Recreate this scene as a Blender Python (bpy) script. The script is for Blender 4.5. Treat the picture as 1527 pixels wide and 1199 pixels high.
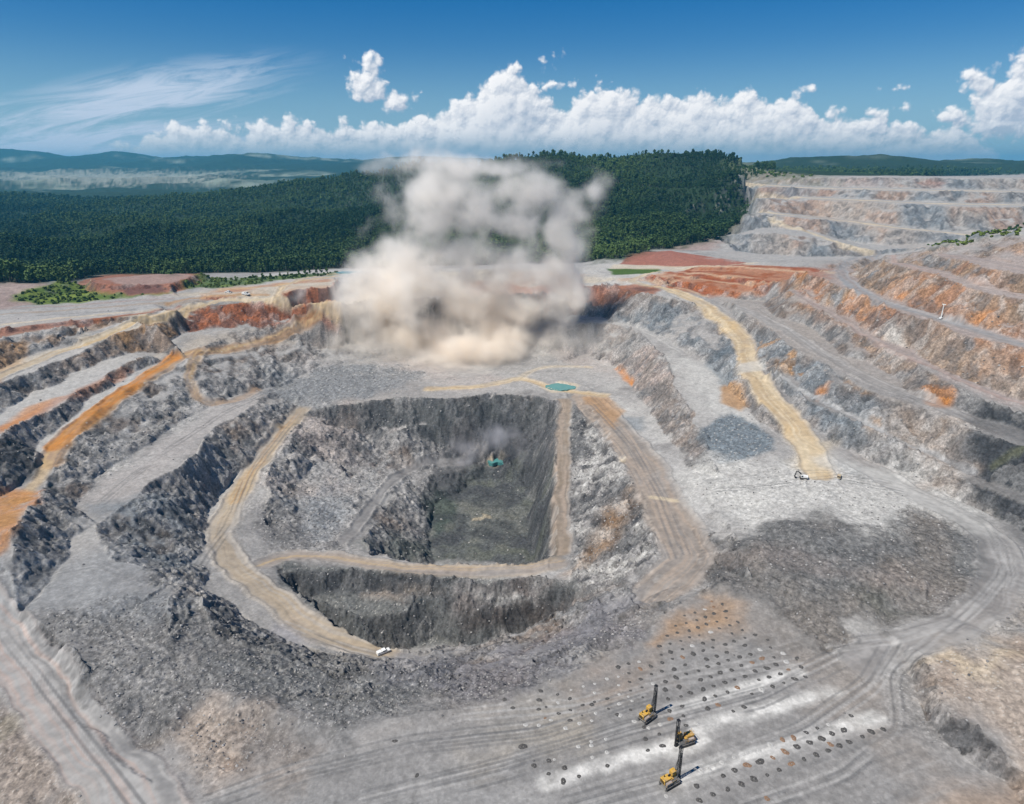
import bpy, bmesh, math, random, time
import numpy as np
from mathutils import Vector, Matrix, Euler
from mathutils.bvhtree import BVHTree
from mathutils.geometry import delaunay_2d_cdt
T0 = time.time()
for o in list(bpy.data.objects): bpy.data.objects.remove(o)
S = bpy.context.scene
COL = S.collection
random.seed(7); RNG = np.random.default_rng(7)

# ---------------------------------------------------------------- camera
cam = bpy.data.cameras.new('camera'); camo = bpy.data.objects.new('camera', cam); COL.objects.link(camo)
cam.sensor_width = 36.0; cam.lens = 36.0*1000.0/1527.0
cam.clip_start = 1.0; cam.clip_end = 60000.0
camo.location = (0, 0, 150.0); camo.rotation_euler = (math.radians(90-19.37), 0, 0)
S.camera = camo
S.render.resolution_x, S.render.resolution_y = 1024, 804
S.view_settings.view_transform = 'Standard'; S.view_settings.look = 'None'
S.view_settings.exposure = 0.24; S.view_settings.gamma = 1.0; S.view_settings.use_curve_mapping = False
SUN_EL, SUN_AZ = math.radians(57), math.radians(-120)      # azimuth measured from +Y (ahead) towards +X
sun = bpy.data.lights.new('sun', 'SUN'); suno = bpy.data.objects.new('sun', sun); COL.objects.link(suno)
sun.energy = 5.0; sun.angle = math.radians(0.53); sun.color = (1.0, 0.965, 0.90)
sd = Vector((math.sin(SUN_AZ)*math.cos(SUN_EL), math.cos(SUN_AZ)*math.cos(SUN_EL), math.sin(SUN_EL)))
suno.rotation_euler = sd.to_track_quat('Z', 'Y').to_euler()
cy = S.cycles
cy.use_denoising = True
try: cy.denoiser = 'OPENIMAGEDENOISE'
except Exception: pass
cy.denoising_prefilter = 'ACCURATE'
cy.max_bounces = 34; cy.diffuse_bounces = 2; cy.glossy_bounces = 2; cy.transmission_bounces = 2
cy.volume_bounces = 32; cy.transparent_max_bounces = 64
cy.caustics_reflective = False; cy.caustics_refractive = False
cy.sample_clamp_indirect = 6.0
# ---------------------------------------------------------------- sky: clear blue with cumulus and cirrus, laid out by compass direction and height
w = bpy.data.worlds.new('World'); S.world = w; w.use_nodes = True
_P = math.radians(19.37)
def azel(u, v):
    a = (u-763.5)/1000; b = (599.5-v)/1000
    y = math.cos(_P)+b*math.sin(_P); z = -math.sin(_P)+b*math.cos(_P)
    return math.degrees(math.atan2(a, y)), math.degrees(math.atan2(z, math.hypot(a, y)))
class NB:
    """small node builder"""
    def __init__(s, nt): s.nt = nt; s.N = nt.nodes; s.L = nt.links
    def put(s, sock, v):
        if isinstance(v, bpy.types.NodeSocket): s.L.new(v, sock)
        elif v is not None: sock.default_value = v
    def m(s, op, a, b=None, c=None, clamp=False):
        n = s.N.new('ShaderNodeMath'); n.operation = op; n.use_clamp = clamp
        for i, v in enumerate((a, b, c)):
            if v is not None: s.put(n.inputs[i], v)
        return n.outputs[0]
    def ss(s, a, b, x, lo=0.0, hi=1.0):
        n = s.N.new('ShaderNodeMapRange'); n.interpolation_type = 'SMOOTHSTEP'
        s.put(n.inputs['Value'], x); s.put(n.inputs['From Min'], a); s.put(n.inputs['From Max'], b)
        s.put(n.inputs['To Min'], lo); s.put(n.inputs['To Max'], hi); return n.outputs[0]
    def comb(s, x, y, z):
        n = s.N.new('ShaderNodeCombineXYZ')
        for i, v in enumerate((x, y, z)): s.put(n.inputs[i], v)
        return n.outputs[0]
    def noise(s, vec, sc, det=5, ro=.55, dist=0.0):
        n = s.N.new('ShaderNodeTexNoise'); s.put(n.inputs['Vector'], vec)
        n.inputs['Scale'].default_value = sc; n.inputs['Detail'].default_value = det; n.inputs['Roughness'].default_value = ro
        n.inputs['Distortion'].default_value = dist; return n.outputs['Fac']
    def mix(s, f, a, b):
        n = s.N.new('ShaderNodeMix'); n.data_type = 'RGBA'; s.put(n.inputs[0], f); s.put(n.inputs[6], a); s.put(n.inputs[7], b); return n.outputs[2]
def cloud_group():
    g = bpy.data.node_groups.new('cumulus_field', 'ShaderNodeTree')
    g.interface.new_socket('Azimuth', in_out='INPUT', socket_type='NodeSocketFloat')
    g.interface.new_socket('Height', in_out='INPUT', socket_type='NodeSocketFloat')
    g.interface.new_socket('Field', in_out='OUTPUT', socket_type='NodeSocketFloat')
    b = NB(g); gi = b.N.new('NodeGroupInput'); go = b.N.new('NodeGroupOutput')
    A, E = gi.outputs[0], gi.outputs[1]
    P = b.comb(A, E, 0.0)
    big = b.noise(P, .13, 2, .5)
    A2 = b.m('ADD', A, b.m('MULTIPLY', b.m('SUBTRACT', b.noise(P, .9, 3), .5), .9))
    top = [(-800,190),(-500,185),(-200,200),(0,262),(130,262),(190,222),(225,206),(262,196),(288,190),(303,197),(318,206),(345,198),(420,188),(455,196),(500,196),(560,192),(600,182),(650,176),(690,158),(715,132),(735,118),(752,104),(770,112),(795,130),(812,160),(835,166),(860,154),(890,138),(912,135),(935,150),(955,152),(985,156),(1010,160),(1035,142),(1070,144),(1095,152),(1120,144),(1150,156),(1185,152),(1203,166),(1216,180),(1240,184),(1270,177),(1300,186),(1340,198),(1370,200),(1410,198),(1450,204),(1475,214),(1486,238),(1500,262),(1560,262),(1700,215),(2000,190),(2400,195)]
    cv = b.N.new('ShaderNodeFloatCurve'); c = cv.mapping.curves[0]
    for i, (u, v) in enumerate(top):
        a_, e_ = azel(u, v); x = (a_+65)/130; y = e_/12
        if i < 2: c.points[i].location = (x, y)
        else: c.points.new(x, y)
    for p in c.points: p.handle_type = 'VECTOR'
    cv.mapping.update()
    mr = b.N.new('ShaderNodeMapRange'); b.put(mr.inputs['Value'], A2); mr.inputs['From Min'].default_value = -65; mr.inputs['From Max'].default_value = 65
    b.put(cv.inputs['Value'], mr.outputs[0])
    T = b.m('MULTIPLY', cv.outputs[0], 12.0)
    F = b.m('SUBTRACT', b.m('ADD', T, .5), E)
    for (u, v, ru, rv) in ((545,97,18,14),(566,92,8,6),(540,122,16,24),(556,142,24,20),(583,155,26,16),(1478,125,36,24),(1502,150,46,46),(1560,110,50,40),(1520,105,18,22),(1460,112,18,14),(1490,185,50,24),(1410,172,26,10),(1450,184,30,11),(1300,168,26,6),(1335,164,14,6),(836,126,14,7),(1334,133,13,4),(1212,131,9,4),(820,95,12,12),(300,182,9,5)):
        a0, e0 = azel(u, v); a1, _ = azel(u+ru, v); _, e1 = azel(u, v-rv)
        d = b.m('SQRT', b.m('ADD', b.m('POWER', b.m('DIVIDE', b.m('SUBTRACT', A, a0), a1-a0), 2.0), b.m('POWER', b.m('DIVIDE', b.m('SUBTRACT', E, e0), e1-e0), 2.0)))
        F = b.m('MAXIMUM', F, b.m('MULTIPLY', b.m('SUBTRACT', 1.12, d), max(.45, (e1-e0)*.95)))
    # cauliflower lobes
    wv = b.N.new('ShaderNodeTexNoise'); b.put(wv.inputs['Vector'], P); wv.inputs['Scale'].default_value = 1.1; wv.inputs['Detail'].default_value = 3
    va = b.N.new('ShaderNodeVectorMath'); va.operation = 'MULTIPLY_ADD'; b.put(va.inputs[0], wv.outputs['Color']); va.inputs[1].default_value = (.7, .7, .7); b.put(va.inputs[2], P)
    tot = None
    for sc, am in ((.5, .74), (1.25, .42), (3.2, .15)):
        vo = b.N.new('ShaderNodeTexVoronoi'); vo.voronoi_dimensions = '2D'; vo.feature = 'SMOOTH_F1'; vo.inputs['Smoothness'].default_value = .38
        vo.inputs['Scale'].default_value = sc; b.put(vo.inputs['Vector'], va.outputs[0])
        t = b.m('MULTIPLY', b.m('SUBTRACT', .42, vo.outputs['Distance']), am*1.9)
        tot = t if tot is None else b.m('ADD', tot, t)
    F = b.m('ADD', F, tot)
    F = b.m('ADD', F, b.m('MULTIPLY', b.m('SUBTRACT', b.noise(P, 4.0, 6, .65), .5), .35))
    b.put(go.inputs[0], F); return g
CG = cloud_group()
b = NB(w.node_tree); bg = b.N['Background']
sk = b.N.new('ShaderNodeTexSky'); sk.sky_type = 'NISHITA'; sk.sun_disc = False
sk.sun_elevation = SUN_EL; sk.sun_rotation = SUN_AZ; sk.altitude = 2500; sk.air_density = 1.25; sk.dust_density = .15; sk.ozone_density = 2.6
tc = b.N.new('ShaderNodeTexCoord'); sx = b.N.new('ShaderNodeSeparateXYZ'); b.put(sx.inputs[0], tc.outputs['Generated'])
X, Y, Z = sx.outputs
AZ = b.m('MULTIPLY', b.m('ARCTAN2', X, Y), 57.29578)
EL = b.m('MULTIPLY', b.m('ARCTAN2', Z, b.m('SQRT', b.m('ADD', b.m('MULTIPLY', X, X), b.m('MULTIPLY', Y, Y)))), 57.29578)
def field(a, e):
    n = b.N.new('ShaderNodeGroup'); n.node_tree = CG; b.put(n.inputs[0], a); b.put(n.inputs[1], e); return n.outputs[0]
F0 = field(AZ, EL); F1 = field(b.m('ADD', AZ, -.28), b.m('ADD', EL, .38)); F2 = field(b.m('ADD', AZ, -.06), b.m('ADD', EL, .10))
alpha = b.ss(-.12, .5, F0)
lit = b.m('ADD', .40, b.m('ADD', b.m('MULTIPLY', b.m('SUBTRACT', F0, F1), .62), b.m('MULTIPLY', b.m('SUBTRACT', F0, F2), .7)), clamp=True)
lit = b.m('MULTIPLY', lit, b.ss(.0, 4.2, F0, 1.0, .66)); lit = b.m('MULTIPLY', lit, b.ss(1.0, 3.0, EL, .35, 1.0))
low = b.ss(.9, 3.0, EL)                      # the flat bases, grey-blue in the distance
shade = b.mix(low, (4.4, 6.1, 7.4, 1), (6.4, 7.3, 8.8, 1))
cc_ = b.mix(lit, shade, (14.2, 14.0, 14.0, 1))
cc_ = b.mix(b.ss(.1, 1.5, EL), (6.4, 8.0, 9.7, 1), cc_)
# blue of the sky, a little deeper than the model gives
hs_ = b.N.new('ShaderNodeHueSaturation'); hs_.inputs['Hue'].default_value = .508; hs_.inputs['Saturation'].default_value = 1.56; hs_.inputs['Value'].default_value = 1.04; b.put(hs_.inputs['Color'], sk.outputs[0])
sky = b.mix(b.ss(-1.0, 9.0, EL, .82, 0.0), hs_.outputs[0], (2.7, 5.6, 8.6, 1))
# cirrus, combed by the wind
rot = b.N.new('ShaderNodeVectorRotate'); rot.rotation_type = 'Z_AXIS'; rot.inputs['Angle'].default_value = math.radians(-13); b.put(rot.inputs['Vector'], b.comb(AZ, EL, 0.0))
mp = b.N.new('ShaderNodeMapping'); mp.inputs['Scale'].default_value = (.09, .62, 1); b.put(mp.inputs['Vector'], rot.outputs[0])
ci = b.noise(mp.outputs[0], 1.6, 8, .66, .9)
ca, ce = azel(205, 150); cm = b.m('SQRT', b.m('ADD', b.m('POWER', b.m('DIVIDE', b.m('SUBTRACT', AZ, ca), 13.0), 2.0), b.m('POWER', b.m('DIVIDE', b.m('SUBTRACT', b.m('SUBTRACT', EL, ce), b.m('MULTIPLY', b.m('SUBTRACT', AZ, ca), .22)), 2.4), 2.0)))
ca2, ce2 = azel(60, 205); cm2 = b.m('SQRT', b.m('ADD', b.m('POWER', b.m('DIVIDE', b.m('SUBTRACT', AZ, ca2), 20.0), 2.0), b.m('POWER', b.m('DIVIDE', b.m('SUBTRACT', EL, ce2), 2.6), 2.0)))
cz = b.m('MAXIMUM', b.ss(0.1, 1.15, cm, 1.0, 0.0), b.m('MULTIPLY', b.ss(0.2, 1.2, cm2, 1.0, 0.0), .95))
cal = b.m('MULTIPLY', b.ss(.40, .70, b.m('ADD', ci, b.m('MULTIPLY', cz, .14))), b.m('MULTIPLY', cz, 1.15), clamp=True)
veil = b.m('MULTIPLY', b.ss(0.0, 2.6, b.m('ABSOLUTE', b.m('SUBTRACT', EL, .4)), 1.0, 0.0), b.ss(-12.0, -30.0, AZ))
sky = b.mix(b.m('MAXIMUM', cal, b.m('MULTIPLY', veil, .7)), sky, (7.6, 8.9, 10.9, 1))
out = b.mix(alpha, sky, cc_)
b.put(bg.inputs[0], out); bg.inputs[1].default_value = .064
w.cycles.sampling_method = 'MANUAL'; w.cycles.sample_map_resolution = 512
import math, numpy as np
# ---------------------------------------------------------------- camera model
W0, H0, FPX = 1527.0, 1199.0, 1000.0
CX, CY = W0/2, H0/2
CAMZ = 150.0
PITCH = math.radians(19.37)
CP, SP = math.cos(PITCH), math.sin(PITCH)
ANG = 42.5

def ray(u, v):
    u = np.asarray(u, float); v = np.asarray(v, float)
    a = (u-CX)/FPX; b = (CY-v)/FPX
    return np.stack([a, CP+b*SP, -SP+b*CP], -1)

def pz(u, v, z):
    d = ray(u, v); t = (CAMZ-np.asarray(z, float))/-d[..., 2]
    return d*t[..., None] + np.array([0, 0, CAMZ])

def py(u, v, y):
    d = ray(u, v); t = np.asarray(y, float)/d[..., 1]
    return d*t[..., None] + np.array([0, 0, CAMZ])

def densify(p, step):
    p = np.asarray(p, float); out = [p[:1]]
    for i in range(len(p)-1):
        n = max(1, int(math.ceil(np.hypot(*(p[i+1, :2]-p[i, :2]))/step)))
        k = np.arange(1, n+1)[:, None]/n
        out.append(p[i]+(p[i+1]-p[i])*k)
    return np.concatenate(out)

def smooth(z, w):
    if w < 2 or len(z) < 3: return z
    w = min(w, len(z)//2*2+1)
    zp = np.pad(z, w//2, mode='edge')
    # reflect about the ends so the slope is kept
    n = w//2
    for i in range(n):
        j = min(i+1, len(z)-1)
        zp[n-1-i] = 2*z[0]-z[j]; zp[len(zp)-n+i] = 2*z[-1]-z[-1-j]
    k = np.hanning(w+2)[1:-1]; k /= k.sum()
    return np.convolve(zp, k, 'valid')[:len(z)]

LINES = {}
def LZ(name, pts):
    """pixel line at given heights"""
    p = densify(pts, 8); LINES[name] = pz(p[:, 0], p[:, 1], p[:, 2]); return LINES[name]
def LY(name, pts):
    """pixel line at given distances"""
    p = densify(pts, 10); LINES[name] = py(p[:, 0], p[:, 1], p[:, 2]); return LINES[name]
def LW(name, src, dx, dy, z):
    """hidden line: a known line moved in plan, at height z"""
    s = LINES[src]; q = s+np.array([dx, dy, 0.0]); q[:, 2] = z; LINES[name] = q

def polydist(P, ref):
    """P (n,2); nearest distance and z on polyline ref (m,3)"""
    A = ref[:-1]; B = ref[1:]; AB = B[:, :2]-A[:, :2]
    L2 = (AB**2).sum(1)+1e-9
    best = np.full(len(P), 1e18); bz = np.zeros(len(P))
    for i in range(len(A)):
        k = np.clip(((P-A[i, :2])@AB[i])/L2[i], 0, 1)
        q = A[i, :2]+k[:, None]*AB[i]
        d = ((P-q)**2).sum(1); m = d < best
        best[m] = d[m]; bz[m] = (A[i, 2]+k*(B[i, 2]-A[i, 2]))[m]
    return np.sqrt(best), bz

def LR(name, pts, ref, slope, w=9, fix=()):
    """pixel line whose heights follow from a slope (deg, + = above ref) to a solved line"""
    p = densify([q[:2] for q in pts], 8)
    ref = LINES[ref] if isinstance(ref, str) else ref
    tn = math.tan(math.radians(slope))
    t = np.geomspace(110, 2600, 700); zs = []
    d = ray(p[:, 0], p[:, 1])
    for i in range(len(p)):
        X = d[i][None]*t[:, None]+np.array([0, 0, CAMZ])
        dist, zr = polydist(X[:, :2], ref)
        f = X[:, 2]-(zr+tn*dist)
        s = np.where((f[:-1] > 0) & (f[1:] <= 0))[0]
        if len(s) == 0: zs.append(np.nan); continue
        j = s[-1] if slope > 0 else s[0]
        k = f[j]/(f[j]-f[j+1]); zs.append(CAMZ+d[i, 2]*(t[j]+k*(t[j+1]-t[j])))
    z = np.array(zs); ok = ~np.isnan(z)
    z = np.interp(np.arange(len(z)), np.where(ok)[0], z[ok])
    z = smooth(z, w)
    LINES[name] = pz(p[:, 0], p[:, 1], z)
    if DEBUG: print(f"{name:6s}", ' '.join('%d,%d:%.0f' % (a[0], a[1], zz) for a, zz in list(zip(p, z))[::max(1, len(p)//7)]))
    return LINES[name]
DEBUG = False
# ---------------------------------------------------------------- break lines of the ground
# foreground bench
LZ('f0', [(-700,1420,0),(0,1400,0),(760,1400,0),(1500,1400,0),(2300,1420,3)])
LZ('f1', [(-500,1200,0),(0,1200,0),(400,1199,0),(760,1199,0),(1200,1199,0),(1527,1199,2),(1900,1210,4)])
LZ('f2', [(-500,1050,3),(-200,1000,1),(0,935,0),(60,995,0),(130,1075,0),(240,1195,0)])
LZ('f3', [(-300,1250,0),(-200,1120,2),(0,1040,0),(60,1100,0),(110,1199,0)])
LZ('rub0', [(15,925,0.5),(60,985,-.5),(120,1040,-1),(160,1090,-1.2),(225,1170,-.6)])
LZ('rub1', [(30,915,2.5),(75,945,3),(140,1000,3),(190,1060,0),(215,1110,-2)])
LZ('basin', [(300,1170,-1.5),(250,1140,-1.6),(290,1080,-1.8),(380,1090,-1.6),(430,1120,-1.2),(400,1140,-1)])
LZ('berm', [(250,1075,0),(300,1045,0),(350,1038,1),(400,1055,1),(460,1085,0.5),(520,1098,0)])
# rim of the drill bench above the ring slope
LZ('c0', [(520,1088,0),(600,1068,0),(740,1042,0),(820,1015,0),(880,985,0),(930,955,0),(985,915,0),(1040,885,0)])
LZ('dr1', [(700,1120,0),(1000,1060,0),(1190,985,0)])
LZ('dr2', [(900,1180,0),(1100,1120,0),(1300,1060,0)])
# left part of the ring slope
LZ('sl1', [(100,905,1),(160,880,1),(230,870,0),(290,890,-6)])
LZ('sl2', [(250,960,1),(330,950,-4),(420,975,-9),(520,1010,-9),(640,1010,-8),(740,1000,-8)])
LZ('sl3', [(210,1020,0),(330,1010,-1),(440,1040,-2),(560,1055,-2)])
# near rim of the lower hole and the ring road
LZ('n1', [(300,880,-17),(340,905,-19),(400,940,-21),(470,968,-22),(560,982,-22),(620,977,-22),(700,964,-22),(780,947,-21),(832,926,-21),(862,897,-20),(885,880,-19)])
LZ('n1b', [(415,850,-24),(445,885,-23),(490,920,-23),(540,950,-23),(575,968,-22.5),(620,973,-22.5),(700,960,-22.5),(780,942,-22),(830,921,-22)])
LZ('e1', [(415,840,-25),(440,852,-27),(520,856,-28),(600,856,-28),(660,862,-29),(720,868,-29),(790,866,-28),(852,868,-25)])
LR('h1', [(450,888),(500,880),(560,882),(620,876),(665,880),(720,884),(790,884),(845,884)], 'e1', -52)
LZ('h2', [(480,905,-36.5),(540,925,-37.5),(600,920,-37.5),(650,898,-36.5),(720,912,-37),(790,908,-36.5),(832,898,-34)])
LW('h3', 'h2', 0, -9, -49)
LW('h4', 'n1b', 1, 4, -47); LINES['h4'] = LINES['h4'][14:]
# inner pit
LZ('e2', [(455,828,-27),(530,822,-29),(600,838,-29),(700,842,-29),(790,838,-28),(835,830,-27)])
LW('e2t', 'e2', 0, 22, -60)
LINES['e2t'] = LINES['e2t'][18:-7]
LZ('pf', [(645,842,-60),(640,800,-60),(640,770,-60),(655,745,-60),(690,722,-60),(740,712,-60),(785,714,-60),(790,760,-60),(792,800,-60),(796,836,-60)])
LZ('pfm', [(700,800,-61),(730,760,-61),(760,800,-61)])
LZ('pond2', [(724,692,-56),(735,695,-56),(752,690,-56),(740,684,-56),(724,692,-56)])
LZ('ramp', [(690,690,-52),(640,692,-50),(600,702,-47),(570,730,-44),(545,765,-39),(515,800,-33),(490,822,-29)])
LZ('rampr', [(690,700,-54),(650,705,-52),(615,720,-50),(592,745,-48),(570,775,-42),(545,806,-34)])
LZ('wr', [(460,617,-16),(440,650,-18),(418,680,-20),(402,715,-21),(396,770,-23),(400,815,-25),(415,838,-25)])
LZ('ws1', [(500,640,-22),(470,670,-28),(450,720,-30),(440,780,-29),(455,815,-28)])
LZ('ws2', [(600,640,-30),(560,670,-38),(520,700,-38),(500,750,-35)])
LZ('wl', [(415,700,-23),(450,690,-25),(490,690,-31),(500,700,-37)])
LZ('r1', [(455,612,-15),(480,608,-15),(540,600,-14),(620,596,-14),(700,589,-13),(760,586,-13),(815,588,-13),(832,592,-13.5)])
LR('r1b', [(520,640),(600,636),(660,640),(700,645),(760,640),(800,650)], 'r1', -48)
LZ('r1m', [(640,664,-43),(700,668,-46),(760,668,-46),(795,680,-46)])
# ridge road inside the pit and the wall east of it
LZ('rrw', [(830,592,-13.5),(828,650,-17),(826,700,-20),(824,760,-24),(822,820,-27),(826,834,-27.5)])
LZ('rre', [(852,596,-13.5),(851,650,-17),(850,700,-20),(849,760,-24),(849,820,-27),(856,866,-26)])
LZ('rrt', [(812,640,-30),(808,700,-36),(806,750,-40),(806,800,-44)])
LZ('ec', [(858,595,-12),(890,622,-10.5),(916,660,-9),(942,705,-7.5),(965,745,-6),(978,790,-5),(975,830,-6),(940,865,-11),(900,880,-16)])
LZ('ecm', [(872,640,-16),(895,690,-15),(920,745,-13),(935,800,-13),(905,850,-18)])
LZ('ecb', [(866,600,-11.5),(900,622,-10),(925,660,-8.5),(950,705,-7),(973,745,-5.5),(987,790,-4.5),(985,840,-5.5),(955,870,-9)])
# brown bench road east of the pit
LZ('mr', [(880,585,-11),(930,600,-9),(950,640,-7.5),(980,690,-6),(1005,740,-4.5),(1035,790,-3.5),(1045,840,-3),(1010,880,-4),(960,900,-8)])
LZ('mr2', [(1045,800,-2),(1070,840,0),(1060,875,0)])
LZ('sl4', [(900,920,-8),(960,890,-7),(1000,870,-4)])
# far floor of the upper pit
LZ('ff1', [(640,575,-12),(700,568,-12),(780,560,-12),(860,570,-12),(900,578,-11)])
LZ('ff2', [(480,580,-9),(560,560,-11),(640,548,-11),(760,540,-11),(860,538,-11),(905,548,-10)])
LZ('pond', [(812,577,-13.5),(835,572,-13.5),(858,575,-13.5),(852,581,-13.5),(828,583,-13.5),(812,577,-13.5)])
# east inner face, its bench, and the next face up to the plateau
LZ('g1t', [(868,520,-9),(905,540,-9),(928,558,-9),(950,592,-8),(985,628,-6),(1008,664,-4),(1030,700,-3)])
LR('g1c', [(868,482),(905,480),(945,489),(985,522),(1008,558),(1030,600),(1050,648)], 'g1t', 36)
LZ('g1b', [(860,476,15),(905,474,15),(950,484,15),(1000,515,14)]); LINES.pop('g1b')
LR('g2t', [(850,468),(905,476),(955,491),(1000,512),(1040,534),(1062,545),(1075,560),(1085,585)], 'g1c', 2)
LR('g2c', [(850,432),(900,432),(960,434),(1000,444)], 'g2t', 36)
LZ('orl', [(1000,444,36),(1017,450,35),(1067,470,31),(1097,500,26),(1100,550,20),(1123,587,15),(1150,617,11),(1180,647,7),(1190,693,5)])
LZ('orr', [(1000,425,38),(1060,447,35),(1100,477,31),(1127,507,26),(1132,540,21),(1157,580,16),(1190,617,11),(1237,657,7),(1250,700,5)])
LZ('or2t', [(1090,590,9),(1125,618,7),(1160,650,5)])
LZ('pad', [(1056,672,3),(1062,642,5),(1090,620,6),(1130,640,6),(1150,665,5),(1120,685,4),(1075,692,3)])
LZ('pad2', [(1060,750,0),(1075,720,2),(1110,715,3),(1180,715,4),(1260,715,4.5),(1340,730,4),(1420,755,3)])
LZ('pad3', [(1060,790,1),(1100,790,2),(1180,765,4)])
# right wall
LZ('ta2', [(1160,575,16.5),(1192,614,11.5),(1237,653,7),(1300,690,5),(1367,710,4),(1434,743,3),(1484,770,2),(1527,800,1),(1620,850,0)])
LR('ca2', [(1150,553),(1204,593),(1270,623),(1334,657),(1400,687),(1440,712),(1484,728),(1527,748),(1650,800)], 'ta2', 38)
LR('ta1', [(1150,549),(1204,587),(1270,616),(1334,649),(1400,679),(1440,702),(1484,716),(1527,736),(1650,785)], 'ca2', 3)
LZ('ca1', [(1080,450,38),(1110,467,37),(1177,510,34),(1250,560,30.5),(1321,592,28.5),(1398,618,27.5),(1473,645,26),(1650,705,25)])
LR('tb', [(1130,452),(1200,490),(1250,520),(1300,550),(1350,577),(1384,598),(1434,611),(1480,628),(1527,640),(1650,675)], 'ca1', 1)
LR('cb', [(1177,436),(1204,457),(1250,483),(1290,503),(1317,520),(1367,543),(1400,560),(1484,602),(1527,618),(1650,655)], 'tb', 40)
LR('tc', [(1180,430),(1234,463),(1284,488),(1317,510),(1370,531),(1434,563),(1494,584),(1527,597),(1650,630)], 'cb', 2)
LR('cc', [(1204,407),(1237,422),(1284,442),(1317,456),(1367,473),(1417,490),(1467,505),(1527,522),(1650,550)], 'tc', 42)
LR('td', [(1268,402),(1280,424),(1317,442),(1350,456),(1404,472),(1450,486),(1500,499),(1527,508),(1650,535)], 'cc', 2)
LR('cd', [(1300,388),(1350,398),(1400,412),(1440,425),(1484,437),(1527,446),(1650,470)], 'td', 42)
LR('te', [(1350,393),(1400,403),(1440,417),(1484,429),(1527,437),(1650,458)], 'cd', 2)
LR('ce', [(1385,380),(1430,388),(1480,400),(1527,408),(1650,425)], 'te', 42)
LR('tf', [(1400,374),(1430,380),(1480,390),(1527,398),(1650,414)], 'ce', 3)
LR('cf', [(1392,366),(1420,360),(1460,352),(1500,345),(1527,340),(1650,318)], 'tf', 20)
LW('hb', 'cf', 60, 150, 40)
# rust terraces and the plateau east
LZ('ter0', [(965,419,40),(1010,430,39),(1050,440,37),(1110,447,36),(1150,452,36)])
LZ('ter1', [(968,411,44),(1010,420,43),(1060,430,42),(1120,438,41)])
LZ('ter1b', [(1000,409,44.5),(1060,418,44.5),(1130,426,45)])
LZ('ter2', [(1022,404,48),(1060,408,48),(1120,415,49),(1165,422,50)])
LZ('ter2b', [(1060,402,49),(1120,404,50),(1180,412,51)])
LZ('ter3', [(1075,396,52),(1115,397,53),(1180,399,54),(1220,402,55)])
LZ('ter4', [(1120,391,53),(1180,391,55),(1240,392,57),(1290,383,59)])
LZ('pl1', [(860,425,38),(920,422,39),(960,416,40)])
LZ('rb0', [(922,394,42),(1000,397,42),(1110,396,44)])
LZ('rb1', [(945,376,49),(1017,379,48.5),(1080,386,47),(1112,392,45.5)])
LZ('rb2', [(960,372,48),(1060,378,47),(1112,388,45)])
LZ('pl2', [(905,408,39),(940,402,41),(1000,401,42)])
LZ('pe', [(500,404,38),(560,404,38),(640,402,38),(760,398,38),(860,394,39),(922,392,41)])
# back wall behind the dust
LZ('bw0', [(700,520,-8),(760,512,-6),(830,500,4),(868,484,12)])
LZ('bw1', [(470,555,-6),(560,530,-6),(640,520,-8),(700,512,-6)])
LZ('bw2', [(480,520,3),(560,505,3),(640,495,3),(720,490,4),(800,478,8),(850,470,13)])
LZ('bw3', [(500,490,8),(560,478,9),(640,472,10),(720,470,11),(800,466,13)])
LZ('bw4', [(500,456,36),(560,446,36),(640,442,36),(720,438,36),(800,434,36),(850,432,36)])
# west wall
LZ('c1', [(455,578,-9),(430,575,-8),(400,588,-5),(340,623,-2),(280,680,0),(225,730,1),(180,755,1),(140,780,1),(110,800,1)])
LZ('t1', [(445,612,-14.5),(405,645,-17),(372,690,-20),(325,735,-22),(305,780,-22),(287,840,-18),(275,865,-9)])
LZ('t1c', [(110,830,1),(170,830,0),(220,850,-2),(270,880,-7)])
LZ('padw', [(310,860,-19),(330,820,-21),(340,780,-22)])
LZ('t2', [(405,575,-5),(333,600,-1),(277,628,1),(220,663,2),(187,688,2),(143,720,2),(110,755,2)])
LR('c2', [(285,538),(262,546),(213,573),(160,603),(127,632),(100,660),(80,690),(60,725),(20,790)], 't2', 24, 15)
LR('t3', [(275,533),(235,545),(187,563),(133,600),(110,622),(77,647),(50,690),(20,724),(0,735),(-120,800)], 'c2', 2)
LR('c3', [(220,537),(187,543),(147,570),(100,597),(60,617),(10,643),(0,650),(-120,700)], 't3', 40)
LR('t4', [(213,523),(167,537),(117,553),(73,577),(33,597),(0,613),(-120,665)], 'c3', 1)
LR('t4b', [(213,523),(277,497),(333,490),(400,483),(467,466)], 't4', 0.5); LINES['t4b'] = LINES['t4b'][4:]
LR('c4', [(0,573),(43,557),(90,540),(140,517),(187,497),(233,480)], 't4', 44); LINES['c4'] = LINES['c4'][:]
LZ('c4b', [(262,469,36),(283,463,37),(300,456,38),(367,452,38),(433,452,37),(493,455,36)])
LR('t5', [(-120,600),(0,555),(67,526),(127,500),(187,481),(267,461)], 'c4', 1)

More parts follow.
